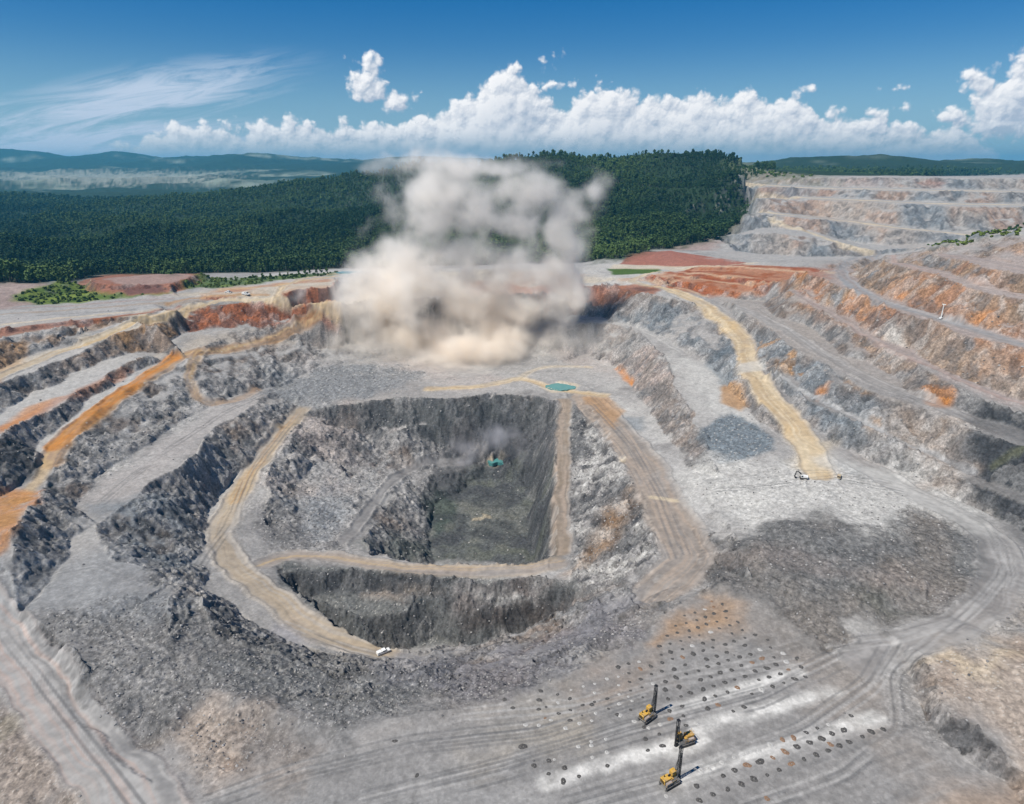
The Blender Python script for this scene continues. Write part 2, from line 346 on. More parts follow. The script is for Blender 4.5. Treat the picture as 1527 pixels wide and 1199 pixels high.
LZ('t6', [(-120,590,34.5),(0,545,35),(45,513,36.5),(100,505,37.5),(165,485,38.5),(230,468,39.5)])
LR('c6', [(-120,520),(0,505),(40,500),(60,497),(120,488),(175,478),(230,464)], 't6', 30)
LR('t7', [(-120,515),(0,502),(60,490),(150,478)], 'c6', 1)
LR('c7', [(-120,502),(0,492),(60,483),(150,474)], 't7', 30)
LZ('pla', [(-200,480,44),(0,470,43),(100,464,42),(200,458,42),(260,450,42),(300,452,41)])
LZ('plb', [(-200,460,43),(0,457,42),(120,450,42),(250,443,42),(330,436,41),(420,424,40),(500,415,39)])
LZ('plc', [(300,448,40),(380,449,39),(500,452,37)])
LZ('rc0', [(300,446,40),(350,446,40)]); LZ('rc1', [(300,440,42.5),(345,439,43)])
LZ('rk0', [(424,447,39.5),(440,449,39),(500,451,38)])
LZ('rk1', [(432,435,45),(446,430,46),(500,427,46)])
LZ('rk2', [(440,425,46),(500,420,46)])
LZ('ms0', [(118,424,41),(124,434,41),(160,439,41),(195,441,41),(250,438,41),(300,424,41),(315,414,41)])
LZ('ms1', [(150,422,48),(160,430,47.5),(185,433,47),(243,429,47),(275,417,47.5),(292,409,47)])
LZ('ms2', [(150,417,48.5),(200,411,47),(250,408.5,47),(285,407,47)])
LZ('lm0', [(-120,470,42),(0,462,42),(30,458,42),(60,448,42),(88,436,42)])
LZ('lm1', [(-120,430,54),(-20,420,54),(0,414,51),(25,420,50),(50,415,51),(72,425,47)])
LZ('lm2', [(-20,447,46),(10,440,47),(40,432,48)])
LZ('pel', [(-700,440,39),(-200,430,40),(0,424,40),(100,424,40),(200,417,40),(300,412,39.5),(340,414,39),(430,408,38.5),(500,404,38)])
# forest, hills
LZ('fo1', [(-900,410,15),(0,405,15),(300,400,15),(600,398,15),(760,392,22),(860,388,28)])
LZ('fo2', [(-900,352,0),(0,352,0),(300,350,0)])
LY('fo3', [(590,311,1500),(500,323,1500),(400,336,1480),(300,345,1450)])
LW('fo3b', 'fo3', 0, 330, 15)
LY('fo4', [(-900,318,2000),(0,318,2050),(200,318,2050),(350,316,1950)])
LY('mr1', [(780,245,1900),(700,248,1950),(600,257,2000),(520,272,2100),(430,285,2200),(330,297,2400),(200,303,2600),(60,301,2700),(0,293,2500),(-150,285,2500),(-500,290,2600),(-1200,290,2700)])
LW('mr1b', 'mr1', 0, 900, 5)
LY('fa', [(-1200,285,4000),(0,285,4000),(300,283,4200),(600,273,4500),(700,268,4600)])
LY('fb', [(-1200,262,6000),(0,261,6000),(300,263,6000),(500,258,6000),(640,252,6000)])
LY('fc', [(-1500,222,9000),(-200,220,9000),(0,222,9000),(60,226,9000),(110,232,9000),(170,225,9000),(215,231,9000),(250,238,9000),(310,236,8500),(400,232,8000),(450,238,8000),(520,240,8000),(610,238,8200),(700,240,8500),(900,243,9000),(1100,246,9000),(1300,250,9000),(1527,253,9000),(3000,253,9000)])
LY('fcb', [(0,250,7500),(90,240,7600),(150,248,7500)])
LW('fd', 'fc', 0, 2500, 40)
LY('hc', [(780,246,1900),(830,241,1850),(900,243,1850),(960,242,1800),(1005,246,1750),(1035,252,1680),(1060,261,1600),(1084,274,1520),(1104,290,1430),(1122,306,1340),(1132,320,1260),(1112,332,1180),(1082,351,1100),(1000,367,1010)])
LW('hcb', 'hc', 120, 330, 90); LINES['hcb'] = LINES['hcb'][:22]
LY('hm1', [(700,330,1400),(800,325,1350),(900,318,1320),(1000,315,1280),(1060,326,1200)])
LY('hm2', [(720,285,1600),(820,275,1600),(900,280,1580),(980,270,1560),(1050,280,1450)])
LY('gh', [(1075,243,1950),(1110,249,2000),(1150,256,2050),(1195,263,2100)])
LY('fr', [(1100,250,3600),(1165,247,3600),(1230,240,3600),(1300,242,3600),(1380,246,3600),(1527,252,3600),(2600,255,3600)])
LW('frb', 'fr', 0, 700, 60)
LY('frt', [(1150,262,2700),(1300,262,2700),(1527,263,2700),(2400,266,2700)])
LZ('pl3', [(1000,372,46),(1080,372,46),(1140,380,46),(1240,384,48)])
LZ('bk0', [(972,362,45),(1000,370,45),(1070,372,45)])
LZ('bk1', [(985,349,54),(1040,353,54),(1078,359,53)])
LY('d0', [(1085,383,960),(1200,386,940),(1300,383,940),(1390,372,960),(1527,360,980),(1900,350,1050)])
LR('ac', [(1085,352),(1150,345),(1220,356),(1290,372),(1330,374),(1400,366),(1527,352),(1900,340)], 'd0', 30)
LR('at', [(1090,349),(1150,339),(1225,350),(1300,367),(1400,362),(1527,349),(1900,337)], 'ac', 1)
LR('bc', [(1120,319),(1134,318),(1224,327),(1334,341),(1440,352),(1527,346),(1900,330)], 'at', 30)
LR('bt', [(1134,314),(1224,323),(1334,337),(1440,348),(1527,342),(1900,326)], 'bc', 1)
LR('cc2', [(1128,294),(1250,299),(1400,306),(1527,308),(1900,305)], 'bt', 30)
LR('ct2', [(1130,290),(1250,295),(1400,302),(1527,304),(1900,301)], 'cc2', 1)
LR('dc2', [(1094,275),(1204,281),(1400,285),(1527,287),(1900,287)], 'ct2', 30)
LR('dt2', [(1094,272),(1204,278),(1400,282),(1527,284),(1900,284)], 'dc2', 1)
LR('ec2', [(1190,264),(1300,264),(1527,266),(1900,268)], 'dt2', 30)

LZ('mo1', [(1372,975,4),(1410,962,6),(1480,966,8),(1560,985,9),(1650,1030,9)])
LZ('mo2', [(1388,1005,6),(1396,1045,6),(1412,1064,6),(1446,1074,6),(1478,1106,5.5),(1500,1140,4),(1530,1160,3)])
LZ('mo3', [(1382,1075,.5),(1415,1108,.3),(1450,1138,.2),(1490,1158,.2)])
LZ('mo4', [(1355,985,1),(1365,1030,.8),(1376,1060,.5)])
LZ('dh1', [(1100,815,5),(1180,782,6),(1240,782,6.5),(1290,802,6),(1380,790,5),(1440,800,3)])
LZ('dh2', [(1080,865,3.5),(1200,850,5),(1300,850,5.5),(1380,860,4),(1440,850,2)])
LZ('dh3', [(1110,920,.8),(1200,960,0),(1280,940,1),(1380,900,1.5)])
LZ('dh4', [(1150,890,2.5),(1250,900,3.5),(1320,890,3.5)])
# ---------------------------------------------------------------- noise
_NT = RNG.random((512, 512)).astype(np.float32)
def vnoise(x, y, s=0):
    x = x+s*37.17; y = y+s*91.73
    xi = np.floor(x); yi = np.floor(y); fx = (x-xi).astype(np.float32); fy = (y-yi).astype(np.float32)
    xi = xi.astype(np.int64) & 511; yi = yi.astype(np.int64) & 511
    xj = (xi+1) & 511; yj = (yi+1) & 511
    fx = fx*fx*fx*(fx*(fx*6-15)+10); fy = fy*fy*fy*(fy*(fy*6-15)+10)
    a = _NT[xi, yi]; b = _NT[xj, yi]; c = _NT[xi, yj]; d = _NT[xj, yj]
    return ((a+(b-a)*fx)+((c+(d-c)*fx)-(a+(b-a)*fx))*fy)*2-1
def fbm(x, y, sc, octv=4, s=0, g=0.5, ridge=False):
    """about -1..1; sc = size of the largest feature in metres"""
    r = 0; a = 1; n = 0; f = 1.0/sc
    for i in range(octv):
        c, sn = math.cos(i*1.3+s), math.sin(i*1.3+s)
        v = vnoise((x*c-y*sn)*f, (x*sn+y*c)*f, s*7+i*3+1)
        if ridge: v = 1-2*np.abs(v)
        r = r+a*v; n += a; a *= g; f *= 2.03
    return r/n*1.5
def cell(x, y, sc, s=0):
    """blocky noise: jittered cells, each with its own value, -1..1"""
    x = x/sc; y = y/sc; xi = np.floor(x).astype(np.int64); yi = np.floor(y).astype(np.int64)
    best = np.full(x.shape, 9.0, np.float32); val = np.zeros(x.shape, np.float32)
    for i in (-1, 0, 1):
        for j in (-1, 0, 1):
            a = (xi+i+s*17) & 511; b = (yi+j+s*5) & 511
            d = (xi+i+_NT[a, b]-x)**2+(yi+j+_NT[b, a]-y)**2
            m = d < best; best[m] = d[m]; val[m] = _NT[(a+101) & 511, (b+57) & 511][m]
    return val*2-1
def sst(a, b, x):
    t = np.clip((x-a)/(b-a), 0, 1); return t*t*(3-2*t)

# ---------------------------------------------------------------- grid heights from the break lines
P = np.concatenate(list(LINES.values()))
th = np.radians(np.arange(0, 360, 6.0))
ring = []
for r_, z_ in ((13500, 40), (17500, 20)):
    ring.append(np.stack([r_*np.sin(th), r_*np.cos(th), np.full(len(th), z_)], 1))
thb = np.radians(np.arange(66, 295, 12.0))
for r_, z_ in ((90, 0), (400, 2), (1500, 0), (4000, 20)):
    ring.append(np.stack([r_*np.sin(thb), r_*np.cos(thb), np.full(len(thb), z_)], 1))
P = np.concatenate([P]+ring)
r2 = delaunay_2d_cdt([Vector((a, b)) for a, b in P[:, :2]], [], [], 0, 0.02)
tv = r2[0]; tf_ = r2[2]; tz = [float(np.mean([P[j, 2] for j in o])) if len(o) else 0.0 for o in r2[3]]
TIN = BVHTree.FromPolygons([(v.x, v.y, z) for v, z in zip(tv, tz)], [tuple(f) for f in tf_])
DN = Vector((0, 0, -1))
def tin_z(x, y):
    h = TIN.ray_cast(Vector((x, y, 5000)), DN)[0]
    return h.z if h is not None else 0.0

NCOL = 930
az = np.radians(np.concatenate([np.linspace(-180, -50, 30, endpoint=False),
                                np.linspace(-47.5, 47.5, NCOL), np.linspace(51, 180, 30)]))
rs = [70.0]
while rs[-1] < 13400:
    r = rs[-1]
    d = min(r*r/150000*1.5, 0.8+max(0, r-300)*0.0029)
    if r > 2300: d = max(d, r*0.02)
    elif r > 1650: d = max(d, (r-1650)*0.06+3)
    rs.append(r+max(0.16, d))
rs = np.array(rs[:-1]+[13400, 16500.])
NR, NA = len(rs), len(az)
R_, A_ = np.meshgrid(rs, az, indexing='ij')
GX = R_*np.sin(A_); GY = R_*np.cos(A_)
_k = np.clip(R_/330, .5, 2.2)*sst(95, 180, R_)*(1-.6*sst(1200, 2500, R_))
WX = (fbm(GX, GY, 34, 2, 51)*3.2+fbm(GX, GY, 10, 2, 52)*1.4)*_k; WY = (fbm(GX, GY, 34, 2, 53)*3.2+fbm(GX, GY, 10, 2, 54)*1.4)*_k
GZ = np.array([tin_z(x, y) for x, y in zip((GX+WX).ravel().tolist(), (GY+WY).ravel().tolist())]).reshape(NR, NA)
print('grid', NR, NA, 'tris', 2*NR*NA, time.time()-T0)

def blur(Z, n):
    for _ in range(n):
        Zp = np.pad(Z, 1, mode='edge')
        Z = (Zp[1:-1, 1:-1]*2+Zp[:-2, 1:-1]+Zp[2:, 1:-1]+Zp[1:-1, :-2]+Zp[1:-1, 2:])/6
    return Z
def grad(Z):
    zr = np.gradient(Z, axis=0)/np.gradient(R_, axis=0)
    za = np.gradient(Z, axis=1)/(np.gradient(A_, axis=1)*R_)
    s, c = np.sin(A_), np.cos(A_)
    return zr*s+za*c, zr*c-za*s
inner = (R_ < 2600)
GZ = blur(GZ, 1)
Z0 = GZ.copy()
# ---------------------------------------------------------------- zones traced on the ground plan
def hit(u, v):
    d = ray(u, v); h = TIN.ray_cast(Vector((0, 0, CAMZ)), Vector(d))[0]
    if h is None: h = Vector(py(u, v, 9000.0))
    return h.x, h.y
def plan(pts, step=12):
    p = densify(np.asarray(pts, float)[:, :2], step)
    return np.array([hit(a, b) for a, b in p])
_fx, _fy = GX.ravel(), GY.ravel()
WXN = fbm(_fx, _fy, 14, 4, 11); WYN = fbm(_fx, _fy, 14, 4, 12)
WXL = fbm(_fx, _fy, 90, 3, 13); WYL = fbm(_fx, _fy, 90, 3, 14)
def zone(pts, fe=4.0, warp=2.0, step=12):
    """soft mask of a closed outline; fe = feather in metres, warp = raggedness in metres"""
    if fe >= 4: fe *= 1.7; warp *= 1.8
    q = plan(list(pts)+[pts[0]], step)
    lo, hi = q.min(0)-fe-warp*2, q.max(0)+fe+warp*2
    ix = np.where((_fx > lo[0]) & (_fx < hi[0]) & (_fy > lo[1]) & (_fy < hi[1]))[0]
    out = np.zeros(_fx.size, np.float32)
    if not len(ix): return out
    x = _fx[ix]+WXN[ix]*warp; y = _fy[ix]+WYN[ix]*warp
    ins = np.zeros(len(ix), bool); dm = np.full(len(ix), 1e18)
    for (x1, y1), (x2, y2) in zip(q[:-1], q[1:]):
        c = (y1 > y) != (y2 > y)
        if y2 != y1: ins ^= c & (x < (x2-x1)*(y-y1)/(y2-y1)+x1)
        dx, dy = x2-x1, y2-y1; L = dx*dx+dy*dy+1e-9
        k = np.clip(((x-x1)*dx+(y-y1)*dy)/L, 0, 1)
        dm = np.minimum(dm, (x-x1-k*dx)**2+(y-y1-k*dy)**2)
    sd_ = np.where(ins, 1, -1)*np.sqrt(dm)
    out[ix] = sst(-fe, fe, sd_); return out
def track(pts, w, fe=1.5, warp=0.6):
    """mask along a line w metres wide; also the coordinate across it and along it"""
    q = plan(pts, 10)
    if len(q) > 6:
        for c in (0, 1): q[:, c] = smooth(q[:, c], 5)
    lo, hi = q.min(0)-w-fe-3, q.max(0)+w+fe+3
    ix = np.where((_fx > lo[0]) & (_fx < hi[0]) & (_fy > lo[1]) & (_fy < hi[1]))[0]
    out = np.zeros(_fx.size, np.float32); ac = np.zeros(_fx.size, np.float32); al = np.zeros(_fx.size, np.float32)
    if not len(ix): return out, ac, al
    x = _fx[ix]+WXN[ix]*warp; y = _fy[ix]+WYN[ix]*warp
    dm = np.full(len(ix), 1e18); sa = np.zeros(len(ix)); sl = np.zeros(len(ix)); s0 = 0
    for (x1, y1), (x2, y2) in zip(q[:-1], q[1:]):
        dx, dy = x2-x1, y2-y1; L = math.hypot(dx, dy)+1e-6
        k = np.clip(((x-x1)*dx+(y-y1)*dy)/(L*L), 0, 1)
        dd = (x-x1-k*dx)**2+(y-y1-k*dy)**2; m = dd < dm
        dm[m] = dd[m]; sa[m] = (((x-x1)*dy-(y-y1)*dx)/L)[m]; sl[m] = (s0+k*L)[m]; s0 += L
    out[ix] = 1-sst(w/2-fe, w/2+fe, np.sqrt(dm)); ac[ix] = sa; al[ix] = sl
    return out, ac, al

gx, gy = grad(blur(Z0, 1)); SL = np.hypot(gx, gy).ravel()
FACE = sst(0.28, 0.55, SL).astype(np.float32)
DIST = R_.ravel()
NEAR = 1-sst(1500, 2300, DIST)
# contour coordinate: the point of the mid-face contour above/below, so gullies run straight down a face
ZB = GZ.copy()
for _ in range(3): ZB = blur(ZB, 6)
gb = np.hypot(gx, gy)+0.05
kq = np.clip((blur(ZB, 4)-Z0)/(gb*gb), -40, 40)
QX = (GX+gx*kq*.62).ravel(); QY = (GY+gy*kq*.62).ravel()
print('zones', time.time()-T0)

# ------------------------------------------------ palette (albedo)
C = dict(grey=(.215, .205, .203), lgrey=(.31, .302, .30), white=(.42, .415, .405), dgrey=(.105, .105, .11), dark=(.048, .050, .056),
         blue=(.105, .135, .165), bluel=(.20, .215, .235), rust=(.225, .068, .025), rustl=(.30, .112, .042), orange=(.42, .165, .032), ochre=(.315, .172, .066),
         tan=(.42, .305, .17), cream=(.46, .385, .28), brown=(.20, .145, .11), warm=(.29, .235, .195), mauve=(.26, .195, .18), rubrown=(.255, .205, .165),
         green=(.055, .095, .022), ygreen=(.12, .16, .03), forest=(.018, .034, .016), olive=(.10, .105, .06), pink=(.33, .26, .235), teal=(.14, .36, .33), gdark=(.045, .06, .052))
N1 = fbm(_fx, _fy, 60, 5, 1); N2 = fbm(_fx, _fy, 12, 4, 2); N3 = fbm(_fx, _fy, 3.2, 3, 3); N4 = fbm(_fx, _fy, 220, 4, 4)
G1 = fbm(QX, QY, 9, 4, 5, 0.6, True); G2 = fbm(QX, QY, 26, 4, 6); G3 = fbm(QX, QY, 3.5, 3, 7, 0.6)
col = np.zeros((_fx.size, 3), np.float32)
def mixc(c, m):
    global col
    c = np.array(C[c] if isinstance(c, str) else c, np.float32)
    m = np.clip(m, 0, 1)[:, None]; col += (c-col)*m
flat = 1-FACE
col += np.array(C['grey'], np.float32)
mixc('rubrown', sst(.1, .9, N1)*.45)
mixc('lgrey', sst(-.5, .6, N1*.6+N4*.6+N2*.2)*.7)
mixc('white', sst(.25, .9, N4+.4*N1)*.35)
mixc('dgrey', sst(.25, .9, -N1-.4*N2)*.45)
# faces: dark rock with pale streaks
mixc('dgrey', FACE*.8)
mixc('dark', FACE*sst(.1, .8, -G2-.3*G1)*.7)
mixc('grey', FACE*sst(-.1, .6, G1)*.8)
mixc('lgrey', FACE*sst(.25, .9, G2+.5*G3)*.7)
mixc('brown', FACE*sst(.0, .8, -G2)*.5)
exec_zones = True
ROUGH = np.zeros(_fx.size, np.float32)     # extra rubble relief
SMO = np.zeros(_fx.size, np.float32)       # smoothed by traffic
def rough(m, k=1.0):
    global ROUGH
    ROUGH = np.maximum(ROUGH, m*k)
def smo(m):
    global SMO
    SMO = np.maximum(SMO, m)

# ---- foreground: drill bench, slopes of rubble
z = zone([(300,1199),(390,1140),(520,1085),(740,1040),(850,1005),(930,955),(1040,890),(1110,890),(1200,965),(1330,990),(1350,1100),(1420,1150),(1440,1300),(300,1300)], 4, 3)
BENCH = z
mixc((.20,.194,.193), z*.85); mixc('rubrown', z*sst(.0,.8,N1+.3*N2)*.35); mixc('bluel', z*sst(.2,.9,-N4)*.35); smo(z*.75)
mixc('lgrey', zone([(330,1199),(420,1140),(700,1090),(1000,1120),(1100,1199)], 12, 8)*sst(-.4,.5,N2)*.35)
z = zone([(120,900),(290,890),(420,960),(560,990),(760,990),(940,900),(1000,880),(930,955),(850,1000),(740,1035),(520,1080),(420,1060),(300,1040),(215,1110),(120,1010),(40,915)], 5, 5)
rough(z, 1.0); mixc((.105,.104,.106), z*.75); mixc('lgrey', z*sst(0,.8,N4-.3*N1)*.4); mixc('dgrey', z*sst(.1,.8,-N4+.3*N2)*.5); mixc('rubrown', z*sst(0,.7,N1)*.5); mixc('lgrey', z*sst(.3,.9,N2)*.25)
mixc((.135,.133,.155), zone([(560,985),(760,975),(900,900),(960,880),(930,945),(850,1000),(740,1030),(600,1030)], 5, 5)*.6)
mixc((.135,.14,.145), zone([(330,960),(500,985),(640,1010),(600,1060),(440,1045),(330,1010)], 8, 6)*.5)
mixc('bluel', zone([(140,865),(260,880),(300,920),(180,925),(100,905)], 6, 4)*.4)
z = zone([(230,1090),(300,1050),(390,1060),(450,1095),(430,1130),(320,1175),(260,1150)], 5, 5); rough(z,.8); mixc('warm', z*.75); mixc((.24,.165,.12), z*sst(-.1,.7,N1+N2*.4)*.6)
mixc('dgrey', zone([(370,1080),(470,1075),(475,1110),(400,1140),(360,1110)], 4, 4)*.55)
z = zone([(-60,1060),(40,1045),(100,1150),(110,1250),(-60,1250)], 4, 4); rough(z,.8); mixc('warm', z*.6); mixc('olive', z*sst(0,.8,N2)*.3)
mixc('dark', zone([(38,918),(66,928),(75,945),(60,942)], 2, 1)*.7)  # shadow of the low bank, painted dark into the ground colour
mixc('dgrey', zone([(20,930),(70,945),(140,985),(140,1010),(110,1025),(60,975)], 3, 3)*.6)  # longer bank shadow beside the left road, put into the colour as grey
mixc('dgrey', zone([(130,1035),(190,1045),(210,1090),(160,1090)], 4, 3)*.55)
# right foreground rubble hill
z = zone([(1010,870),(1060,830),(1090,805),(1190,775),(1260,785),(1400,750),(1470,800),(1490,850),(1430,905),(1330,935),(1240,965),(1190,962),(1110,890),(1060,885)], 5, 6)
rough(z, 1.0); mixc((.095,.096,.099), np.clip(z+zone([(1040,840),(1120,800),(1250,770),(1440,760),(1527,830),(1500,900),(1380,950),(1230,975),(1120,960),(1050,890)], 11, 9)*.55, 0, 1)*.82); mixc('dark', z*sst(-.1,.8,-N1-.4*N2)*.5); mixc('rubrown', z*sst(.35,.9,N1)*.3); HILL2 = z
mixc('pink', zone([(1060,830),(1170,815),(1300,850),(1370,850),(1400,890),(1380,895),(1300,865),(1200,840),(1090,840)], 4, 4)*.22)
mixc('gdark', zone([(1270,885),(1330,890),(1350,920),(1290,920)], 4, 4)*.5)
mixc('dark', zone([(1020,850),(1080,840),(1100,870),(1040,885)], 5, 5)*.35)
z = zone([(1370,970),(1410,960),(1480,965),(1600,960),(1700,1100),(1560,1180),(1505,1145),(1480,1110),(1440,1075),(1400,1065),(1390,1010)], 4, 4)
rough(z,.5); mixc('warm', z*.8); mixc('brown', z*sst(-.1,.8,N2+N1)*.6); mixc('cream', zone([(1368,972),(1420,962),(1500,985),(1520,1000),(1440,995),(1385,985)], 4, 5)*.55)
mixc('dark', zone([(1388,1055),(1410,1065),(1445,1075),(1480,1108),(1503,1145),(1470,1135),(1420,1110),(1385,1085)], 2.5, 2)*.6)
z = zone([(1380,1199),(1480,1155),(1600,1150),(1600,1260),(1380,1260)], 4, 3); mixc('ochre', z*.35)
z = zone([(1330,985),(1400,1005),(1395,1060),(1400,1110),(1330,1080)], 5, 4); rough(z,.8); mixc('dgrey', z*.4)
z = zone([(1440,880),(1527,860),(1640,850),(1640,960),(1527,970),(1380,945)], 5, 5); rough(z,.8); mixc('dgrey', z*.3); mixc('rubrown', z*sst(0,.7,N1)*.4)
_e = e1b = np.array([16.8, -5.3]); _p0 = pz(1000, 1100, 0); _p1 = pz(1016.8, 1094.7, 0); _d = (_p1-_p0)[:2]; _d /= np.hypot(*_d)
_al = _fx*_d[0]+_fy*_d[1]; _ac = -_fx*_d[1]+_fy*_d[0]
_st = vnoise(_ac/1.1, _al/45, 71)*.5+vnoise(_ac/3.3, _al/80, 72)*.6
mixc('lgrey', BENCH*sst(.1,.8,_st)*.35); mixc('dgrey', BENCH*sst(.2,.9,-_st)*.28)
# drill bench dressings
for a, b in (((815,1168),(1010,1108)), ((1010,1160),(1310,1068)), ((1005,1058),(1190,1002)), ((1040,1086),(1245,1030)), ((1000,1120),(1050,1104))):
    m, ac, al = track([a, b], 4.2, 1.8, .8); mixc((.52,.51,.50), m*(.5+.5*sst(-.5,.4,vnoise(al/4.0, ac/3.0, 3)))*.9)
mixc('white', zone([(1270,1062),(1300,1060),(1312,1078),(1290,1090),(1265,1075)], 2.5, 1.5)*.5)
mixc('ochre', zone([(990,935),(1060,900),(1080,905),(1070,930),(1020,945),(985,965),(965,965)], 4, 4)*.55)
mixc('ochre', zone([(860,1030),(900,1010),(960,990),(930,1040),(880,1060)], 5, 5)*.22)
mixc('cream', zone([(760,1065),(850,1050),(870,1080),(840,1110),(770,1100)], 8, 6)*.3)
# ---- pit: ring slopes
mixc('white', zone([(300,800),(330,760),(420,880),(540,960),(440,950),(320,880)], 6, 6)*.35*sst(-.3,.5,N1))
z = zone([(300,790),(340,720),(400,830),(450,900),(560,960),(540,985),(430,960),(300,905),(285,860)], 5, 4); mixc('lgrey', z*.5); mixc('pink', z*sst(-.1,.7,N1)*.35)
mixc((.2,.2,.235), zone([(415,935),(450,920),(470,945),(430,960)], 5, 4)*.6)
z = zone([(130,740),(220,670),(330,600),(400,580),(370,610),(280,682),(200,745),(150,765)], 4, 3); mixc('lgrey', z*.8); mixc('pink', z*.15); smo(z*.6)
z = zone([(20,820),(130,790),(200,820),(260,870),(160,880),(90,910),(0,935),(-60,940),(-60,850)], 8, 6); mixc('lgrey', z*.6); mixc('bluel', z*sst(-.2,.6,-N1)*.4); smo(z*.6)
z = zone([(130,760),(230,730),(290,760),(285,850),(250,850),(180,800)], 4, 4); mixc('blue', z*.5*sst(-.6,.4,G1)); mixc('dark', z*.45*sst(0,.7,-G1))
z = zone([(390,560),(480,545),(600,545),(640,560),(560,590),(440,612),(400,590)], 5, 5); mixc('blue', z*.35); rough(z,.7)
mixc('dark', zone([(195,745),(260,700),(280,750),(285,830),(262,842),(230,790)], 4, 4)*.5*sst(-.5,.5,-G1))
z = zone([(-60,650),(0,655),(40,660),(60,700),(30,725),(-60,745)], 3, 2); mixc('dark', z*.8)  # shadow on the far-left face, painted into its colour
z = zone([(90,690),(150,650),(240,600),(300,560),(330,600),(240,650),(160,700),(110,760),(90,740)], 5, 4); rough(z, .9)
# left wall colours
z = zone([(95,540),(200,480),(300,450),(500,450),(500,490),(420,485),(290,500),(130,570)], 3, 3); mixc('brown', z*FACE*.6); mixc('ochre', z*FACE*sst(-.1,.6,G2+.4*G3)*.7)
z = zone([(280,455),(500,452),(505,480),(420,484),(340,490),(285,500),(268,480)], 2.5, 2); mixc('rust', z*FACE*.85); mixc('rustl', z*FACE*sst(0,.7,G2)*.6)
mixc('rust', zone([(300,438),(352,438),(355,447),(298,449)], 2, 1)*.8)
mixc('rust', zone([(420,436),(445,426),(506,425),(505,451),(440,450),(420,446)], 2, 1)*.85)
mixc((.16,.06,.04), zone([(340,430),(400,432),(400,440),(350,440)], 3, 2)*.6)
z = zone([(-80,520),(0,505),(40,510),(35,545),(0,570),(-80,600)], 3, 3); mixc('ochre', z*.65)
z = zone([(-80,502),(0,490),(160,472),(235,462),(165,480),(60,492),(0,503),(-80,515)], 2, 1.5); mixc('rust', z*.7)
z = zone([(40,505),(120,487),(230,465),(160,487),(60,513)], 2, 1.5); mixc('ochre', z*.4); mixc('brown', z*.4)
z = zone([(-100,470),(0,460),(150,445),(330,438),(430,420),(500,412),(500,425),(420,432),(290,446),(200,470),(0,486),(-100,500)], 6, 6); mixc('lgrey', z*.5); mixc('mauve', z*sst(-.3,.6,N1)*.45); mixc('rubrown', z*sst(0,.6,-N4)*.5)
z = zone([(250,440),(330,430),(500,415),(640,405),(760,402),(900,412),(960,416),(870,424),(640,440),(500,452),(330,452)], 6, 6); mixc('cream', z*flat*.45); mixc('rustl', z*sst(.1,.6,N1)*.55)
z = zone([(-60,560),(60,525),(190,480),(260,462),(240,480),(130,512),(40,545),(-60,590)], 4, 4); mixc('cream', z*flat*.35)
z = zone([(230,540),(300,500),(420,490),(500,470),(560,480),(500,505),(400,515),(300,530)], 5, 5); mixc('tan', z*flat*.4)
for a_, w_, c_, k_ in (([(-80,512),(0,500),(80,492),(160,480),(240,468)], 4, 'brown', .6), ([(-80,478),(0,470),(100,462),(200,455),(300,449)], 7, 'rubrown', .7), ([(-60,462),(40,460),(150,452),(260,446)], 5, 'mauve', .7),
        ([(120,486),(170,474),(230,465),(270,457)], 6, 'rust', .75), ([(0,484),(90,474),(190,466),(240,462)], 6, 'cream', .6), ([(250,452),(300,444),(360,440),(400,441)], 6, 'ochre', .6), ([(330,432),(400,428),(440,420),(500,412)], 8, 'tan', .6), ([(60,470),(140,466),(200,461)], 4, 'dgrey', .45)):
    m = track(a_, w_, 2, 3)[0]; mixc(c_, m*k_)
# rust top soil on the east and north rim
z = zone([(700,424),(870,424),(985,425),(975,442),(900,452),(870,462),(700,470)], 3, 3); mixc('rust', z*.75); mixc('rustl', z*sst(0,.7,N2)*.4)
z = zone([(965,412),(1022,402),(1110,395),(1240,402),(1210,425),(1150,432),(1060,442),(1000,432)], 4, 3); mixc('rustl', z*.75); mixc('rust', z*np.maximum(FACE, sst(0,.5,N2))*.8); mixc('cream', z*sst(.3,.8,N1-N2*.4)*.35)
z = zone([(1100,440),(1160,430),(1185,440),(1200,470),(1300,540),(1380,590),(1300,575),(1200,525),(1110,470),(1060,448)], 4, 3); mixc('warm', z*flat*.5); mixc('bluel', z*flat*.3); smo(z*.6)
# east wall
z = zone([(1165,430),(1210,400),(1290,380),(1395,362),(1527,336),(1750,310),(1750,650),(1527,610),(1430,572),(1300,520)], 4, 4)
mixc('ochre', z*FACE*.5); mixc('brown', z*FACE*sst(-.3,.5,-G2)*.8); mixc('dgrey', z*FACE*sst(-.1,.6,-G1)*.7); mixc('brown', z*FACE*.25); mixc('rustl', z*FACE*sst(.1,.8,N1)*.45); mixc('orange', z*FACE*sst(.4,1.0,G2+.3*N2)*.5)
mixc('lgrey', z*FACE*sst(.35,.9,G1*.6+N2*.6)*.5); mixc('blue', z*FACE*sst(.35,.9,-N2-.5*N1)*.7); mixc('mauve', z*flat*.45)
z = zone([(1300,520),(1360,470),(1527,520),(1700,560),(1700,650),(1527,600),(1430,562)], 8, 6); mixc('warm', z*FACE*.4); mixc('dgrey', z*FACE*sst(-.1,.6,-G1)*.4); mixc('lgrey', z*FACE*sst(.1,.8,G2)*.4)
mixc('dgrey', zone([(1300,470),(1340,468),(1385,500),(1375,520),(1345,510)], 4, 4)*FACE*.65)
mixc('white', zone([(1300,500),(1330,483),(1345,505),(1355,520),(1330,510)], 2.5, 2)*FACE*.6)
